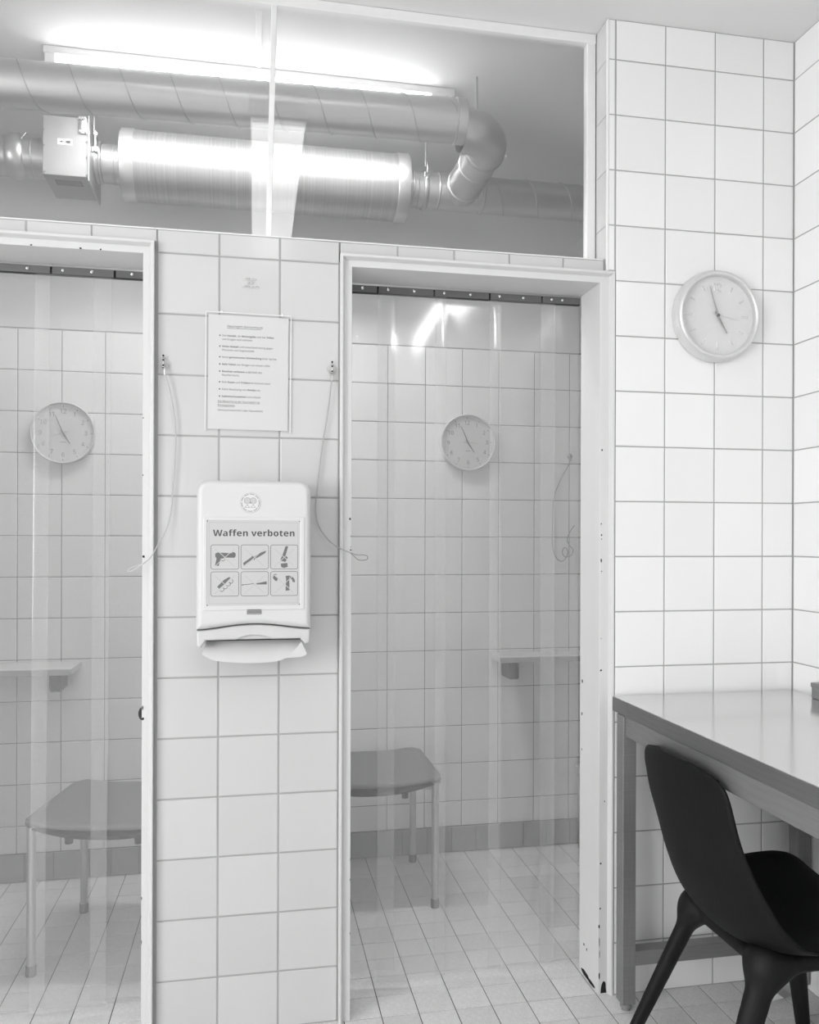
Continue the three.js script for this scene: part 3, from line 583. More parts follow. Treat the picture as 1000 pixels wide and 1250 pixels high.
// ---------------------------------------------------------------- paper towel dispenser with the weapons notice
{
  const cx = 0.2395, t = thing('paper_towel_dispenser', 'white paper towel dispenser carrying a sign against weapons', 'dispenser', [cx, 0, 0.001]);
  const W = 0.137, top = 1.393, s = new THREE.Shape();   // cover outline
  s.moveTo(-W, 1.035); s.bezierCurveTo(-0.09, 1.036, -0.06, 1.047, 0, 1.0475); s.bezierCurveTo(0.06, 1.047, 0.09, 1.036, W, 1.035);
  s.lineTo(W - 0.001, top - 0.03); s.quadraticCurveTo(W - 0.002, top, W - 0.034, top + 0.001); s.lineTo(-W + 0.034, top + 0.001); s.quadraticCurveTo(-W + 0.002, top, -W + 0.001, top - 0.03); s.lineTo(-W, 1.035);
  part(t, 'cover', new THREE.ExtrudeGeometry(s, { depth: 0.095, bevelEnabled: true, bevelThickness: 0.022, bevelSize: 0.014, bevelOffset: -0.014, bevelSegments: 6, curveSegments: 10 }), WHITE_PLASTIC);
  // base tray below the cover, with the slot
  const b = new THREE.Shape(); b.moveTo(-W + 0.001, 1.033); b.lineTo(-W + 0.002, 0.998); b.quadraticCurveTo(-W + 0.004, 0.992, -W + 0.012, 0.992); b.lineTo(-W + 0.024, 1.0088); b.lineTo(-0.042, 1.0094); b.bezierCurveTo(-0.026, 1.016, -0.014, 1.0185, 0, 1.0185); b.bezierCurveTo(0.014, 1.0185, 0.026, 1.016, 0.042, 1.0094); b.lineTo(W - 0.026, 1.0094); b.lineTo(W - 0.014, 0.997); b.quadraticCurveTo(W - 0.004, 0.997, W - 0.002, 1.002); b.lineTo(W - 0.001, 1.033);
  b.bezierCurveTo(0.09, 1.034, 0.06, 1.045, 0, 1.0455); b.bezierCurveTo(-0.06, 1.045, -0.09, 1.034, -W + 0.001, 1.033);
  part(t, 'tray', new THREE.ExtrudeGeometry(b, { depth: 0.098, bevelEnabled: true, bevelThickness: 0.008, bevelSize: 0.005, bevelOffset: -0.005, bevelSegments: 3, curveSegments: 10 }), WHITE_PLASTIC_B);
  part(t, 'finger_recess', rboxb(-0.06, 0.06, 1.0094, 1.028, 0.02, 0.0985, 0.002), WHITE_PLASTIC_B);
  part(t, 'slot', box(-0.1125, 0.112, 1.0072, 1.0093, 0.015, 0.1), BLACK);  // solid black box carries the shade inside the slot
  part(t, 'back_plate', rboxb(-W + 0.006, W - 0.006, 1.0, top - 0.01, 0, 0.01, 0.003), WHITE_PLASTIC_B);
  const fz = 0.1165;
  part(t, 'sign_bezel', (() => { const o = new THREE.Shape(), w = 0.1185, y0 = 1.0835, y1 = 1.304; o.moveTo(-w, y0); o.lineTo(w, y0); o.lineTo(w, y1); o.lineTo(-w, y1); o.lineTo(-w, y0); const i = new THREE.Path(); i.moveTo(-0.1125, 1.092); i.lineTo(-0.1125, 1.299); i.lineTo(0.1105, 1.299); i.lineTo(0.1105, 1.092); i.lineTo(-0.1125, 1.092); o.holes.push(i); return new THREE.ExtrudeGeometry(o, { depth: 0.0016, bevelEnabled: true, bevelThickness: 0.0014, bevelSize: 0.0014, bevelSegments: 2 }); })().translate(0, 0, fz - 0.0005), WHITE_PLASTIC);
  const tx = canvasTexture(1024, 944, (c, w, h) => {
    c.fillStyle = '#c6c6c6'; c.fillRect(0, 0, w, h); c.strokeStyle = '#a8a8a8'; c.lineWidth = 3; c.strokeRect(26, 26, w - 52, h - 52);
    c.fillStyle = '#4a4a4a'; c.font = 'bold 96px sans-serif'; const s = 'Waffen verboten', tw = c.measureText(s).width; c.save(); c.translate(68, 176); c.scale(900 / tw, 1); c.fillText(s, 0, 0); c.restore();
    const cell = (i, j) => [46 + i * 325, 272 + j * 296];
    const D = '#6c6c6c', poly = (x, y, pts) => { c.beginPath(); pts.forEach(([a, b], k) => k ? c.lineTo(x + a, y + b) : c.moveTo(x + a, y + b)); c.closePath(); c.fill(); };
    for (let j = 0; j < 2; j++) for (let i = 0; i < 3; i++) {
      const [x, y] = cell(i, j), W = 302, H = 268; c.save();
      c.strokeStyle = '#565656'; c.lineWidth = 5; c.beginPath(); const R = 24; c.moveTo(x + R, y); c.arcTo(x + W, y, x + W, y + H, R); c.arcTo(x + W, y + H, x, y + H, R); c.arcTo(x, y + H, x, y, R); c.arcTo(x, y, x + W, y, R); c.stroke();
      c.fillStyle = D; c.strokeStyle = D;
      if (!j && i === 0) { poly(x, y, [[48, 96], [70, 84], [226, 92], [236, 78], [250, 82], [266, 92], [268, 122], [256, 142], [150, 140], [128, 150], [104, 152], [84, 232], [44, 226], [62, 150], [46, 128]]); c.lineWidth = 6; c.beginPath(); c.arc(x + 128, y + 156, 22, 0, 3); c.stroke(); }
      if (!j && i === 1) { poly(x, y, [[24, 200], [118, 132], [112, 120], [122, 126], [150, 126], [196, 94], [276, 62], [264, 92], [190, 136], [150, 156], [146, 176], [136, 150], [44, 218], [32, 232]]); }
      if (!j && i === 2) { poly(x, y, [[164, 14], [194, 14], [166, 116], [190, 140], [164, 190], [112, 176], [108, 164], [134, 104]]); poly(x, y, [[112, 208], [184, 200], [190, 244], [150, 256], [118, 248]]); }
      if (j && i === 0) { poly(x, y, [[68, 164], [140, 90], [196, 58], [214, 66], [152, 132], [90, 186]]); c.lineWidth = 7; for (const [a, b] of [[118, 192], [154, 164], [188, 132], [214, 104]]) { c.beginPath(); c.arc(x + a, y + b, 24, -0.9, 2.5); c.stroke(); } }
      if (j && i === 1) { c.lineWidth = 7; c.beginPath(); c.moveTo(x + 14, y + 146); c.lineTo(x + 150, y + 132); c.stroke(); c.beginPath(); c.arc(x + 18, y + 146, 8, 0, 7); c.fill(); poly(x, y, [[168, 130], [282, 108], [284, 142], [170, 142]]); }
      if (j && i === 2) { poly(x, y, [[22, 66], [50, 42], [52, 58], [80, 74], [70, 108], [46, 98]]); c.lineWidth = 7; c.beginPath(); c.arc(x + 52, y + 48, 18, 2.6, 5.8); c.stroke(); poly(x, y, [[166, 50], [212, 44], [206, 70], [210, 210], [166, 214], [172, 84]]); c.lineWidth = 26; c.beginPath(); c.arc(x + 212, y + 110, 44, -1.6, 0.2); c.stroke(); }
      c.strokeStyle = '#c4c4c4'; c.lineWidth = 7; c.beginPath(); c.moveTo(x + 44, y + 40); c.lineTo(x + W - 44, y + H - 34); c.moveTo(x + W - 44, y + 40); c.lineTo(x + 44, y + H - 34); c.stroke();
      c.strokeStyle = 'rgba(150,150,150,0.55)'; c.lineWidth = 3; c.beginPath(); c.moveTo(x + 44, y + 46); c.lineTo(x + W - 44, y + H - 28); c.moveTo(x + W - 44, y + 46); c.lineTo(x + 44, y + H - 28); c.stroke(); c.restore();
    }
    c.fillStyle = '#333'; for (const [a, b] of [[8, 10], [w - 8, 10], [8, h - 10], [w - 8, h - 10]]) { c.beginPath(); c.arc(a, b, 6, 0, 7); c.fill(); }
  });
  const sign = part(t, 'sign', rbox(0.223, 0.207, 0.001, 0.0004, -0.001, 1.1955, fz + 0.0006), std(210, 0.5), 'grey printed sign with six crossed-out weapons');
  part(sign, 'printed_face', new THREE.PlaneGeometry(0.2215, 0.2055).translate(-0.001, 1.1955, fz + 0.0014), std(255, 0.5, { map: tx }));
  const em = canvasTexture(256, 256, (c) => {
    c.fillStyle = '#dcdcdc'; c.fillRect(0, 0, 256, 256); c.strokeStyle = '#8b8b8b'; c.lineWidth = 9; c.setLineDash([60, 14]); c.beginPath(); c.arc(128, 128, 112, 0, 7); c.stroke(); c.setLineDash([]);
    c.strokeStyle = '#a2a2a2'; c.fillStyle = '#c4c4c4'; c.lineWidth = 7; for (const x of [88, 164]) { c.beginPath(); c.arc(x, 102, 40, 0, 7); c.fill(); c.stroke(); c.fillRect(x - 9, 130, 18, 50); c.beginPath(); c.moveTo(x - 28, 188); c.lineTo(x, 160); c.lineTo(x + 28, 188); c.closePath(); c.fillStyle = '#efefef'; c.fill(); c.stroke(); c.fillStyle = '#c4c4c4'; }
    c.fillStyle = '#777'; c.fillRect(120, 118, 16, 18); });
  part(t, 'emblem', [new THREE.CircleGeometry(0.0236, 40).translate(-0.0095, 1.3405, fz + 0.0012)], std(255, 0.5, { map: em }), 'round embossed emblem');
  part(t, 'emblem_ring', new THREE.TorusGeometry(0.0238, 0.0009, 8, 48).translate(-0.0095, 1.3405, fz + 0.001), std(205, 0.5));
  part(t, 'level_window', rbox(0.035, 0.02, 0.003, 0.001, 0.0, 1.0815, fz + 0.0008), std(150, 0.3));
  part(t, 'level_window_bar', [rbox(0.032, 0.002, 0.002, 0.0005, 0.0, 1.083, fz + 0.002), rbox(0.032, 0.002, 0.002, 0.0005, 0.0, 1.0775, fz + 0.002)], std(110, 0.4));
}
{ // towel hanging from the slot
  const t = thing('paper_towel', 'folded white paper towel hanging out of the dispenser slot', 'paper towel', [0.2395, 0, 0.001]);
  const nu = 24, nv = 8, P = [], I = [];
  for (let s = 0; s < 2; s++) for (let j = 0; j <= nv; j++) for (let i = 0; i <= nu; i++) {
    const u = i / nu * 2 - 1, v = j / nv, w = 0.112 + 0.012 * v;
    const drop = 0.048 + 0.012 * (1 - u * u) - (u > 0.45 ? 0.02 * (u - 0.45) / 0.55 : 0) - (u < -0.8 ? 0.01 * (-u - 0.8) / 0.2 : 0);
    P.push(u * w, 1.0066 - (drop - 0.004) * v, 0.062 + 0.03 * Math.sin(v * 1.35) * (1 - 0.35 * u * u) + 0.014 * v * (u > 0.3 ? (u - 0.3) : 0) - s * 0.0012);
  }
  const o = (nu + 1) * (nv + 1);
  for (let j = 0; j < nv; j++) for (let i = 0; i < nu; i++) { const a = j * (nu + 1) + i, b = a + 1, d = a + nu + 1, c = d + 1; I.push(a, d, c, a, c, b, a + o, c + o, d + o, a + o, b + o, c + o); }
  for (let i = 0; i < nu; i++) { const a = nv * (nu + 1) + i; I.push(a, a + o, a + 1 + o, a, a + 1 + o, a + 1); }
  const g = new THREE.BufferGeometry(); g.setAttribute('position', new THREE.Float32BufferAttribute(P, 3)); g.setIndex(I); g.computeVertexNormals();
  part(t, 'sheet', g, std(212, 0.95));
  // turned-up corner on the right
  const k = new THREE.Shape(); k.moveTo(0.114, 1.003); k.quadraticCurveTo(0.1, 0.98, 0.068, 0.962); k.lineTo(0.112, 0.964); k.quadraticCurveTo(0.124, 0.966, 0.128, 0.972); k.lineTo(0.114, 1.003);
  part(t, 'folded_corner', new THREE.ExtrudeGeometry(k, { depth: 0.001, bevelEnabled: false, curveSegments: 8 }).rotateX(0.12).translate(0, 0.006, -0.023), std(216, 0.95));
}

// ---------------------------------------------------------------- suction hooks and loop cords either side of the pier
function cordHook(label, hx, hy, path, loop, lean) {
  const t = thing('suction_hook', label, 'hook', [hx, hy, 0.0]);
  part(t, 'suction_cup', lathe([[0, 0.002], [0.006, 0.0022], [0.0125, 0.0008], [0.013, 0.0002], [0.0125, 0.0]], 28).translate(0, 0.002, 0.0006), phys(236, 0.2, { transmission: 0.5, thickness: 0 }));
  part(t, 'hook_stem', tube([[0, 0.016, 0.003], [0, 0.012, 0.007], [0, 0.0, 0.008], [0, -0.012, 0.008], [0.001 * lean, -0.016, 0.013], [0.001 * lean, -0.012, 0.018]], 0.0022, 30, 8), CHROME);
  for (const y of [0.019, 0.008, -0.005]) part(t, 'pin', new THREE.SphereGeometry(0.0026, 12, 8).translate(0, y, 0.009), BLACK);
  part(t, 'wing', [rod(V(-0.013, 0.001, 0.004), V(-0.004, -0.016, 0.006), 0.0011), rod(V(0.013, 0.001, 0.004), V(0.004, -0.016, 0.006), 0.0011)], std(190, 0.3));
  const c = thing('loop_cord', lean > 0 ? 'thin pale cord hanging left of the notice with a small end loop' : 'thin wire cord right of the notice curving down to an open loop', 'cord', [0, 0, 0]);
  part(c, 'ferrule', rod(V(path[0][0] - 0.001 * lean, path[0][1] + 0.016, path[0][2]), V(...path[0]), 0.0032, 0.0026), CHROME);
  part(c, 'cord', tube(path, 0.0016, 120, 8), std(lean > 0 ? 190 : 176, 0.5));
  part(c, 'loop', tube(loop, 0.0011, 60, 6, false), std(lean > 0 ? 215 : 130, 0.5));
  return c;
}
cordHook('small suction hook on the pier tile left of the notice', 0.0155, 1.69,
  [[0.0195, 1.662, 0.011], [0.0255, 1.645, 0.011], [0.036, 1.598, 0.01], [0.045, 1.527, 0.009], [0.0445, 1.456, 0.009], [0.0385, 1.374, 0.008], [0.036, 1.329, 0.009], [0.026, 1.282, 0.014], [0.007, 1.242, 0.022], [-0.011, 1.207, 0.03], [-0.028, 1.192, 0.032]],
  [[-0.028, 1.192, 0.032], [-0.046, 1.186, 0.032], [-0.06, 1.18, 0.032], [-0.065, 1.174, 0.033], [-0.058, 1.173, 0.034], [-0.044, 1.181, 0.033], [-0.028, 1.192, 0.032]], 1);
cordHook('small suction hook on the pier tile right of the notice', 0.436, 1.692,
  [[0.4345, 1.662, 0.011], [0.4325, 1.645, 0.011], [0.426, 1.588, 0.01], [0.411, 1.493, 0.009], [0.398, 1.377, 0.009], [0.394, 1.324, 0.012], [0.401, 1.29, 0.014], [0.42, 1.259, 0.018], [0.448, 1.234, 0.024], [0.482, 1.2185, 0.03]],
  [[0.482, 1.2185, 0.03], [0.499, 1.213, 0.032], [0.516, 1.213, 0.033], [0.5265, 1.209, 0.034], [0.525, 1.202, 0.034], [0.516, 1.199, 0.034], [0.503, 1.2, 0.033], [0.49, 1.211, 0.031], [0.482, 1.2185, 0.03]], -1);

// ---------------------------------------------------------------- stainless table
const DESK_H = 0.827;
{
  const t = thing('steel_table', 'stainless steel work table on square legs against the tiled wall', 'table', [0, 0, 0]);
  const x0 = 1.2016, x1 = 1.754, z0 = 0.03, z1 = 1.32;
  part(t, 'tabletop', rboxb(x0 + 0.001, x1, DESK_H - 0.038, DESK_H, z0, z1, 0.002), STEEL_TOP);
  part(t, 'folded_edge', rboxb(x0, x0 + 0.006, DESK_H - 0.04, DESK_H - 0.001, z0 + 0.0004, z1 - 0.0004, 0.002), STEEL_EDGE);
  part(t, 'frame_rail', rboxb(x0 + 0.0035, x0 + 0.036, DESK_H - 0.0935, DESK_H - 0.0402, 0.1, z1 - 0.06, 0.002), STEEL_SHADE);
  part(t, 'frame_rail', rboxb(x1 - 0.038, x1 - 0.006, DESK_H - 0.0935, DESK_H - 0.0402, 0.1, z1 - 0.06, 0.002), STEEL_SHADE);
  part(t, 'frame_rail', rboxb(x0 + 0.03, x1 - 0.03, DESK_H - 0.09, DESK_H - 0.0402, 0.066, 0.1, 0.002), STEEL_SHADE);
  part(t, 'frame_rail', rboxb(x0 + 0.03, x1 - 0.03, DESK_H - 0.09, DESK_H - 0.0402, z1 - 0.1, z1 - 0.065, 0.002), STEEL_SHADE);
  for (const [x, z] of [[1.2175, 0.085], [1.735, 0.085], [1.2175, z1 - 0.085], [1.735, z1 - 0.085]]) {
    const l = part(t, 'leg', rboxb(x - 0.0185, x + 0.0185, 0.022, DESK_H - 0.0402, z - 0.02, z + 0.02, 0.0018), STEEL_SHADE);
    part(l, 'foot', [rod(V(x, 0.0005, z), V(x, 0.012, z), 0.011, 0.011, 20), rod(V(x, 0.01, z), V(x, 0.023, z), 0.015, 0.015, 20)], std(150, 0.5, { metalness: 0.4 }));
  }
  part(t, 'stretcher', rboxb(1.236, 1.7165, 0.1235, 0.1625, 0.066, 0.104, 0.002), STEEL_SHADE);
  part(t, 'stretcher', rboxb(1.7165, 1.753, 0.1235, 0.1625, 0.104, z1 - 0.105, 0.002), STEEL_SHADE);
}
{
  const t = thing('steel_tray', 'low brushed steel tray at the right end of the table top, by the side wall', 'tray', [0, 0, 0]);
  part(t, 'body', rboxb(1.7205, 1.756, DESK_H + 0.0005, DESK_H + 0.041, 0.152, 0.45, 0.0025), STEEL);
  part(t, 'rim', rboxb(1.719, 1.7575, DESK_H + 0.03, DESK_H + 0.0425, 0.15, 0.452, 0.002), STEEL_SHADE);
}

// ---------------------------------------------------------------- black shell chair
function sheetMesh(fn, nu, nv, thick) {           // closed shell around the surface fn(u, v)
  const P = [], N = [], e = 1e-3;
  for (let j = 0; j <= nv; j++) for (let i = 0; i <= nu; i++) {
    const u = i / nu * 2 - 1, v = j / nv, p = fn(u, v);
    const du = fn(Math.min(1, u + e), v).sub(fn(Math.max(-1, u - e), v)), dv = fn(u, Math.min(1, v + e)).sub(fn(u, Math.max(0, v - e)));
    P.push(p); N.push(du.cross(dv).normalize());
  }
  const pos = [], idx = [], o = P.length, W = nu + 1;
  for (const s of [0.5, -0.5]) P.forEach((p, k) => { const q = p.clone().addScaledVector(N[k], s * thick); pos.push(q.x, q.y, q.z); });
  for (let j = 0; j < nv; j++) for (let i = 0; i < nu; i++) { const a = j * W + i, b = a + 1, d = a + W, c = d + 1; idx.push(a, b, c, a, c, d, a + o, c + o, b + o, a + o, d + o, c + o); }
  const edge = (a, b) => idx.push(a, a + o, b + o, a, b + o, b);
  for (let i = 0; i < nu; i++) { edge(i, i + 1); edge(nv * W + i + 1, nv * W + i); }
  for (let j = 0; j < nv; j++) { edge((j + 1) * W, j * W); edge(j * W + nu, (j + 1) * W + nu); }
  const g = new THREE.BufferGeometry(); g.setAttribute('position', new THREE.Float32BufferAttribute(pos, 3));
  g.setAttribute('uv', new THREE.Float32BufferAttribute(P.concat(P).flatMap((p) => [p.z * 2, p.x + p.y]), 2));
  g.setIndex(idx); g.computeVertexNormals();
  return g;
}
const lerpTable = (tab, t) => { const n = tab.length - 1, f = Math.min(n - 1e-6, Math.max(0, t * n)), i = Math.floor(f), k = f - i; const p0 = tab[Math.max(0, i - 1)], p1 = tab[i], p2 = tab[i + 1], p3 = tab[Math.min(n, i + 2)]; return 0.5 * (2 * p1 + (p2 - p0) * k + (2 * p0 - 5 * p1 + 4 * p2 - p3) * k * k + (3 * p1 - p0 - 3 * p2 + p3) * k ** 3); };
function sdfMesh(lo, hi, cell, fn) {
  const size = Math.max(hi.x - lo.x, hi.y - lo.y, hi.z - lo.z), n = Math.min(110, Math.ceil(size / cell)), mc = new MarchingCubes(n, new THREE.MeshBasicMaterial(), true, true, 300000);
  mc.isolation = 0;
  const c = new THREE.Vector3().addVectors(lo, hi).multiplyScalar(0.5), h = size / 2;
  for (let z = 0; z < n; z++) for (let y = 0; y < n; y++) for (let x = 0; x < n; x++) {
    const p = V(c.x + (x - n / 2) / (n / 2) * h, c.y + (y - n / 2) / (n / 2) * h, c.z + (z - n / 2) / (n / 2) * h);
    mc.field[x + y * n + z * n * n] = -fn(p);
  }
  mc.update();
  const g = new THREE.BufferGeometry(), k = mc.count;
  g.setAttribute('position', new THREE.BufferAttribute(mc.positionArray.slice(0, k * 3), 3));
  g.deleteAttribute('normal');
  g.scale(h, h, h); g.translate(c.x, c.y, c.z);
  const m = mergeVertices(g, 1e-5); m.computeVertexNormals();
  return m;
}
const smin = (a, b, k) => { const h = Math.max(k - Math.abs(a - b), 0) / k; return Math.min(a, b) - h * h * k / 4; };
function cone(p, a, b, ra, rb, flat = 1) {
  const ab = b.clone().sub(a), ap = p.clone().sub(a), t = Math.max(0, Math.min(1, ap.dot(ab) / ab.lengthSq()));
  const q = ap.addScaledVector(ab, -t); q.x *= flat;
  return q.length() - (ra + (rb - ra) * t);
}
{
  const ZC = 0.428;
  const t = thing('shell_chair', 'black moulded shell chair tucked against the steel table', 'chair', [1.4, 0, ZC]);
  //            top of back ................................ bend ........... seat ............ front lip
  const X = [1.166, 1.170, 1.178, 1.190, 1.207, 1.236, 1.285, 1.355, 1.44, 1.53, 1.61, 1.665].map((v) => v - 1.4);
  const Y = [0.77, 0.704, 0.635, 0.568, 0.498, 0.428, 0.378, 0.362, 0.372, 0.386, 0.392, 0.38];
  const WID = [0.182, 0.184, 0.189, 0.196, 0.21, 0.222, 0.23, 0.235, 0.236, 0.235, 0.228, 0.2];
  const CURL = [0.018, 0.025, 0.032, 0.043, 0.056, 0.066, 0.068, 0.062, 0.056, 0.052, 0.044, 0.026];
  const shell = (u, v) => {
    const round = v < 0.14 ? (1 - v / 0.14) : 0, tip = v > 0.86 ? (v - 0.86) / 0.14 : 0;
    const vv = v, cr = v < 0.09 ? 1 - 0.27 * (1 - Math.sqrt(Math.max(0, 1 - (1 - v / 0.09) ** 2))) : 1, w = lerpTable(WID, vv) * cr, k = lerpTable(CURL, vv), e = 2e-3;
    const tx = lerpTable(X, Math.min(1, vv + e)) - lerpTable(X, Math.max(0, vv - e)), ty = lerpTable(Y, Math.min(1, vv + e)) - lerpTable(Y, Math.max(0, vv - e)), l = Math.hypot(tx, ty);
    const nx = -ty / l, ny = tx / l;                // toward the sitter
    const a = Math.abs(u), c = k * Math.pow(a, 2.2);
    const dropTop = 0.016 * Math.pow(a, 3) * round, back = 0.03 * Math.pow(a, 3) * tip;
    return V(lerpTable(X, vv) + nx * c + tx / l * (dropTop - back), lerpTable(Y, vv) + ny * c + ty / l * (dropTop - back), u * w);
  };
  const g = sheetMesh(shell, 30, 130, 0.0065);
  part(t, 'shell', g, CHAIR);
  const legs = [[V(1.303 - 1.4, 0.358, -0.142), V(1.146 - 1.4, 0, -0.192)], [V(1.303 - 1.4, 0.358, 0.142), V(1.146 - 1.4, 0, 0.192)], [V(1.56 - 1.4, 0.358, -0.142), V(1.635 - 1.4, 0, -0.19)], [V(1.56 - 1.4, 0.358, 0.142), V(1.635 - 1.4, 0, 0.19)]];
  const field = (p) => {
    let d = 1;
    legs.forEach(([a, b]) => {                     // flattened legs, thin along the line out from the seat's centre
      const n = V(a.x, 0, a.z).normalize(), ab = b.clone().sub(a), ap = p.clone().sub(a), k = Math.max(0, Math.min(1, ap.dot(ab) / ab.lengthSq())), q = ap.addScaledVector(ab, -k);
      q.addScaledVector(n, q.dot(n) * 0.4);
      d = smin(d, (q.length() - (0.029 - 0.011 * k)) * 0.8, 0.02);
    });
    const bar = (a, b, r) => { const q = cone(p, a, b, r, r); d = smin(d, q, 0.05); };
    bar(legs[0][0].clone().setY(0.358), legs[1][0].clone().setY(0.358), 0.019); bar(legs[2][0], legs[3][0], 0.016); bar(legs[0][0], legs[2][0], 0.021); bar(legs[1][0], legs[3][0], 0.021);
    return Math.max(d, -p.y + 0.0008);
  };
  const base = sdfMesh(V(-0.28, -0.03, -0.24), V(0.28, 0.42, 0.24), 0.0056, field);
  // split into the under-seat frame and four legs at mid height, sharing normals
  const src = base, pos = src.attributes.position, nor = src.attributes.normal, ix = src.index, bins = [[], [], [], [], []];
  for (let k = 0; k < ix.count; k += 3) {
    const id = [ix.getX(k), ix.getX(k + 1), ix.getX(k + 2)], y = (pos.getY(id[0]) + pos.getY(id[1]) + pos.getY(id[2])) / 3, x = (pos.getX(id[0]) + pos.getX(id[1]) + pos.getX(id[2])) / 3, z = (pos.getZ(id[0]) + pos.getZ(id[1]) + pos.getZ(id[2])) / 3;
    bins[y > 0.3 ? 4 : (x > 0 ? 2 : 0) + (z > 0 ? 1 : 0)].push(...id);
  }
  bins.forEach((b, k) => {
    const q = new THREE.BufferGeometry(), p = [], n = [], uv = [];
    for (const i of b) { p.push(pos.getX(i), pos.getY(i), pos.getZ(i)); n.push(nor.getX(i), nor.getY(i), nor.getZ(i)); uv.push(pos.getX(i) + pos.getZ(i), pos.getY(i)); }
    q.setAttribute('position', new THREE.Float32BufferAttribute(p, 3)); q.setAttribute('normal', new THREE.Float32BufferAttribute(n, 3)); q.setAttribute('uv', new THREE.Float32BufferAttribute(uv, 2));
    part(t, k === 4 ? 'seat_frame' : 'leg', q, CHAIR_LEG);
  });
}
{ // scrap of white paper on the floor under the table
  const t = thing('paper_scrap', 'crumpled white paper scrap on the floor under the table', 'paper', [1.648, 0.0005, 0.095], 0.1);
  const P = [[-0.04, 0, 0.012], [-0.012, 0.02, -0.03], [0.012, 0.017, -0.026], [0.055, 0.001, 0.014], [0.01, 0.006, 0.03], [-0.03, 0.001, 0.026]], q = [];
  const f = (a, b, c) => q.push(...P[a], ...P[b], ...P[c]);
  f(0, 5, 1); f(5, 4, 1); f(1, 4, 2); f(2, 4, 3); f(0, 1, 5); f(1, 2, 4); f(2, 3, 4);
  const g = new THREE.BufferGeometry(); g.setAttribute('position', new THREE.Float32BufferAttribute(q, 3)); g.computeVertexNormals();
  part(t, 'folded_sheet', g, std(228, 0.9));
}

// ---------------------------------------------------------------- the room behind: stools, shelves, bin, cord
{
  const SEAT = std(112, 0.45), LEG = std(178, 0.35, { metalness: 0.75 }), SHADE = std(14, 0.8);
  const H = 0.439, hw = 0.226, hd = 0.214;
  const t = thing('stool', 'grey padded stool on tubular legs seen through the right doorway', 'stool', [0.645, 0, -0.80], 0);
  const seat = (u, v) => { // v from front (0) to back (1)
    const r = v < 0.5 ? 0.03 : 0.07, z = hd - v * 2 * hd, ed = Math.max(0, Math.abs(z) - (hd - r)), w = hw - (r - Math.sqrt(Math.max(0, r * r - ed * ed)));
    const y = H + 0.006 * Math.abs(u) ** 3 - 0.006 * (1 - u * u) ;
    return V(u * w, y, z);
  };
  part(t, 'seat', sheetMesh((u, v) => seat(u, v).add(V(0, -0.007, 0)), 22, 36, 0.014), SEAT);
  part(t, 'seat_underside', sheetMesh((u, v) => { const p = seat(u, v); return V(p.x * 0.985, p.y - 0.021 - 0.014 * (1 - u * u), p.z * 0.985); }, 12, 16, 0.014), SHADE, 'underside panel with the shade below the seat painted in');  // near-black colour stands in for shade under the seat
  const lx = 0.203, lz = 0.2, top = H - 0.034, fz = 0.188;
  part(t, 'frame', [rod(V(-lx, top, lz), V(-lx, top, -lz), 0.008), rod(V(lx, top, lz), V(lx, top, -lz), 0.008), tube([[-lx, top, fz], [-0.1, top - 0.008, fz - 0.03], [0, top - 0.014, fz - 0.05], [0.1, top - 0.008, fz - 0.03], [lx, top, fz]], 0.0075, 30, 10), tube([[-lx, top, -fz], [0, top - 0.01, -fz], [lx, top, -fz]], 0.0075, 20, 10)], LEG);
  for (const sx of [-1, 1]) for (const sz of [1, -1]) {
    const l = part(t, 'leg', rod(V(sx * lx, 0.012, sz * lz), V(sx * lx, H - 0.013, sz * lz), 0.0125, 0.0125, 20), LEG);
    part(l, 'rubber_foot', rod(V(sx * lx, 0.0005, sz * lz), V(sx * lx, 0.03, sz * lz), 0.0145, 0.014, 20), std(96, 0.8));
  }
  for (const sx of [-1, 1]) part(t, 'bumper', rod(V(sx * 0.1, top - 0.03, lz - 0.01), V(sx * 0.1, top - 0.004, lz - 0.01), 0.011, 0.013, 16), SHADE);
  const c = t.clone(true); c.name = numbered('stool'); scene.add(c); c.position.set(-0.152, 0, -0.545); c.rotation.y = -0.17;
  c.userData = { ...t.userData, label: 'grey padded stool on tubular legs seen through the left doorway' };
  t.userData.group = c.userData.group = 'two stools in the room behind';
}
function shelf(label, x0, x1, y, zf, bx) {
  const t = thing('wall_shelf', label, 'shelf', [0, 0, 0]); t.userData.group = 'narrow shelves on the far wall';
  part(t, 'board', rboxb(x0, x1, y - 0.022, y, WALL_B + 0.001, zf, 0.003), WHITE_PLASTIC_B);
  part(t, 'edge_strip', rboxb(x0 - 0.0006, x1 + 0.0006, y - 0.0225, y - 0.002, zf - 0.001, zf + 0.0015, 0.0008), std(170, 0.5));
  for (const b of bx) part(t, 'bracket', rboxb(b - 0.021, b + 0.021, y - 0.093, y - 0.0225, WALL_B + 0.0012, -0.955, 0.008), std(48, 0.5), 'dark square bracket');
}
shelf('narrow white wall shelf on a dark bracket beneath the left clock', -1.25, -0.383, 0.8, -0.885, [-1.1, -0.452]);
shelf('narrow white wall shelf on a dark bracket beneath the right doorway clock', 1.178, 1.96, 0.795, -0.93, [1.243, 1.85]);
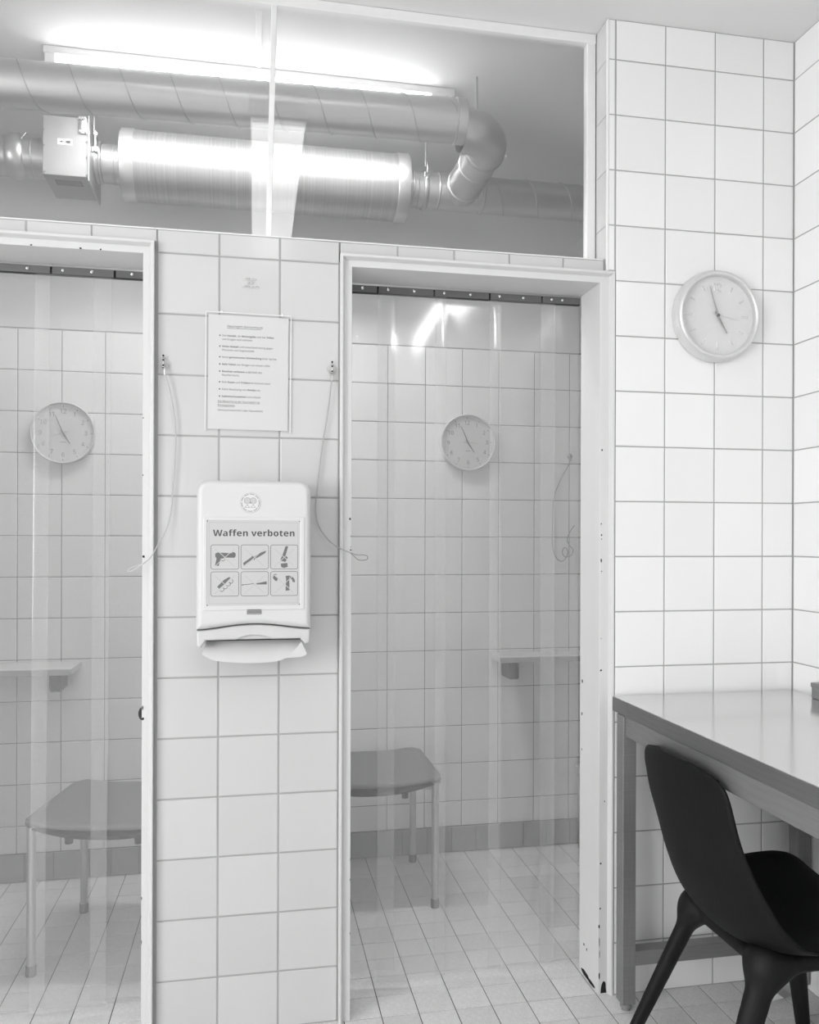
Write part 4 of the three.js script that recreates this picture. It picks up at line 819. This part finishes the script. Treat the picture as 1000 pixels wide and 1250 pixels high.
{
  const t = thing('waste_bin', 'white plastic bin half hidden behind the right jamb', 'bin', [1.665, 0, -0.93]);
  const prof = (w, d, r) => { const s = new THREE.Shape(); s.moveTo(-w + r, -d); s.lineTo(w - r, -d); s.quadraticCurveTo(w, -d, w, -d + r); s.lineTo(w, d - r); s.quadraticCurveTo(w, d, w - r, d); s.lineTo(-w + r, d); s.quadraticCurveTo(-w, d, -w, d - r); s.lineTo(-w, -d + r); s.quadraticCurveTo(-w, -d, -w + r, -d); return s; };
  const g = new THREE.ExtrudeGeometry(prof(0.13, 0.11, 0.03), { depth: 0.29, steps: 6, bevelEnabled: true, bevelThickness: 0.006, bevelSize: 0.006, bevelSegments: 3, curveSegments: 8 }).rotateX(-Math.PI / 2).translate(0, 0.0065, 0);
  { const p = g.attributes.position; for (let i = 0; i < p.count; i++) { const k = 0.94 + 0.2 * p.getY(i); p.setXYZ(i, p.getX(i) * k, p.getY(i), p.getZ(i) * k); } g.computeVertexNormals(); }
  part(t, 'body', g, WHITE_PLASTIC);
  part(t, 'lid', new THREE.ExtrudeGeometry(prof(0.134, 0.114, 0.034), { depth: 0.016, bevelEnabled: true, bevelThickness: 0.01, bevelSize: 0.008, bevelSegments: 4, curveSegments: 8 }).rotateX(-Math.PI / 2).translate(0, 0.312, 0), WHITE_PLASTIC_B);
}
{
  const t = thing('hanging_cord', 'thin grey cord tangled on the far wall, right of the right doorway clock', 'cord', [0, 0, WALL_B]);
  part(t, 'hook', [lathe([[0, 0.006], [0.008, 0.005], [0.011, 0.002], [0.011, 0]], 20).translate(1.514, 1.594, 0.001), rod(V(1.514, 1.6, 0.006), V(1.514, 1.575, 0.012), 0.003)], std(150, 0.4));
  part(t, 'cord', tube([[1.514, 1.58, 0.012], [1.499, 1.546, 0.01], [1.47, 1.495, 0.009], [1.445, 1.428, 0.008], [1.438, 1.33, 0.008], [1.44, 1.215, 0.008], [1.456, 1.175, 0.009], [1.478, 1.163, 0.01], [1.497, 1.18, 0.011], [1.503, 1.205, 0.012], [1.489, 1.22, 0.013], [1.478, 1.2, 0.013], [1.49, 1.182, 0.012], [1.516, 1.186, 0.012], [1.526, 1.21, 0.012], [1.512, 1.226, 0.012], [1.5, 1.25, 0.01], [1.514, 1.285, 0.009], [1.533, 1.31, 0.008]], 0.0018, 160, 6), std(140, 0.6));
}

renderer.render(scene, camera);
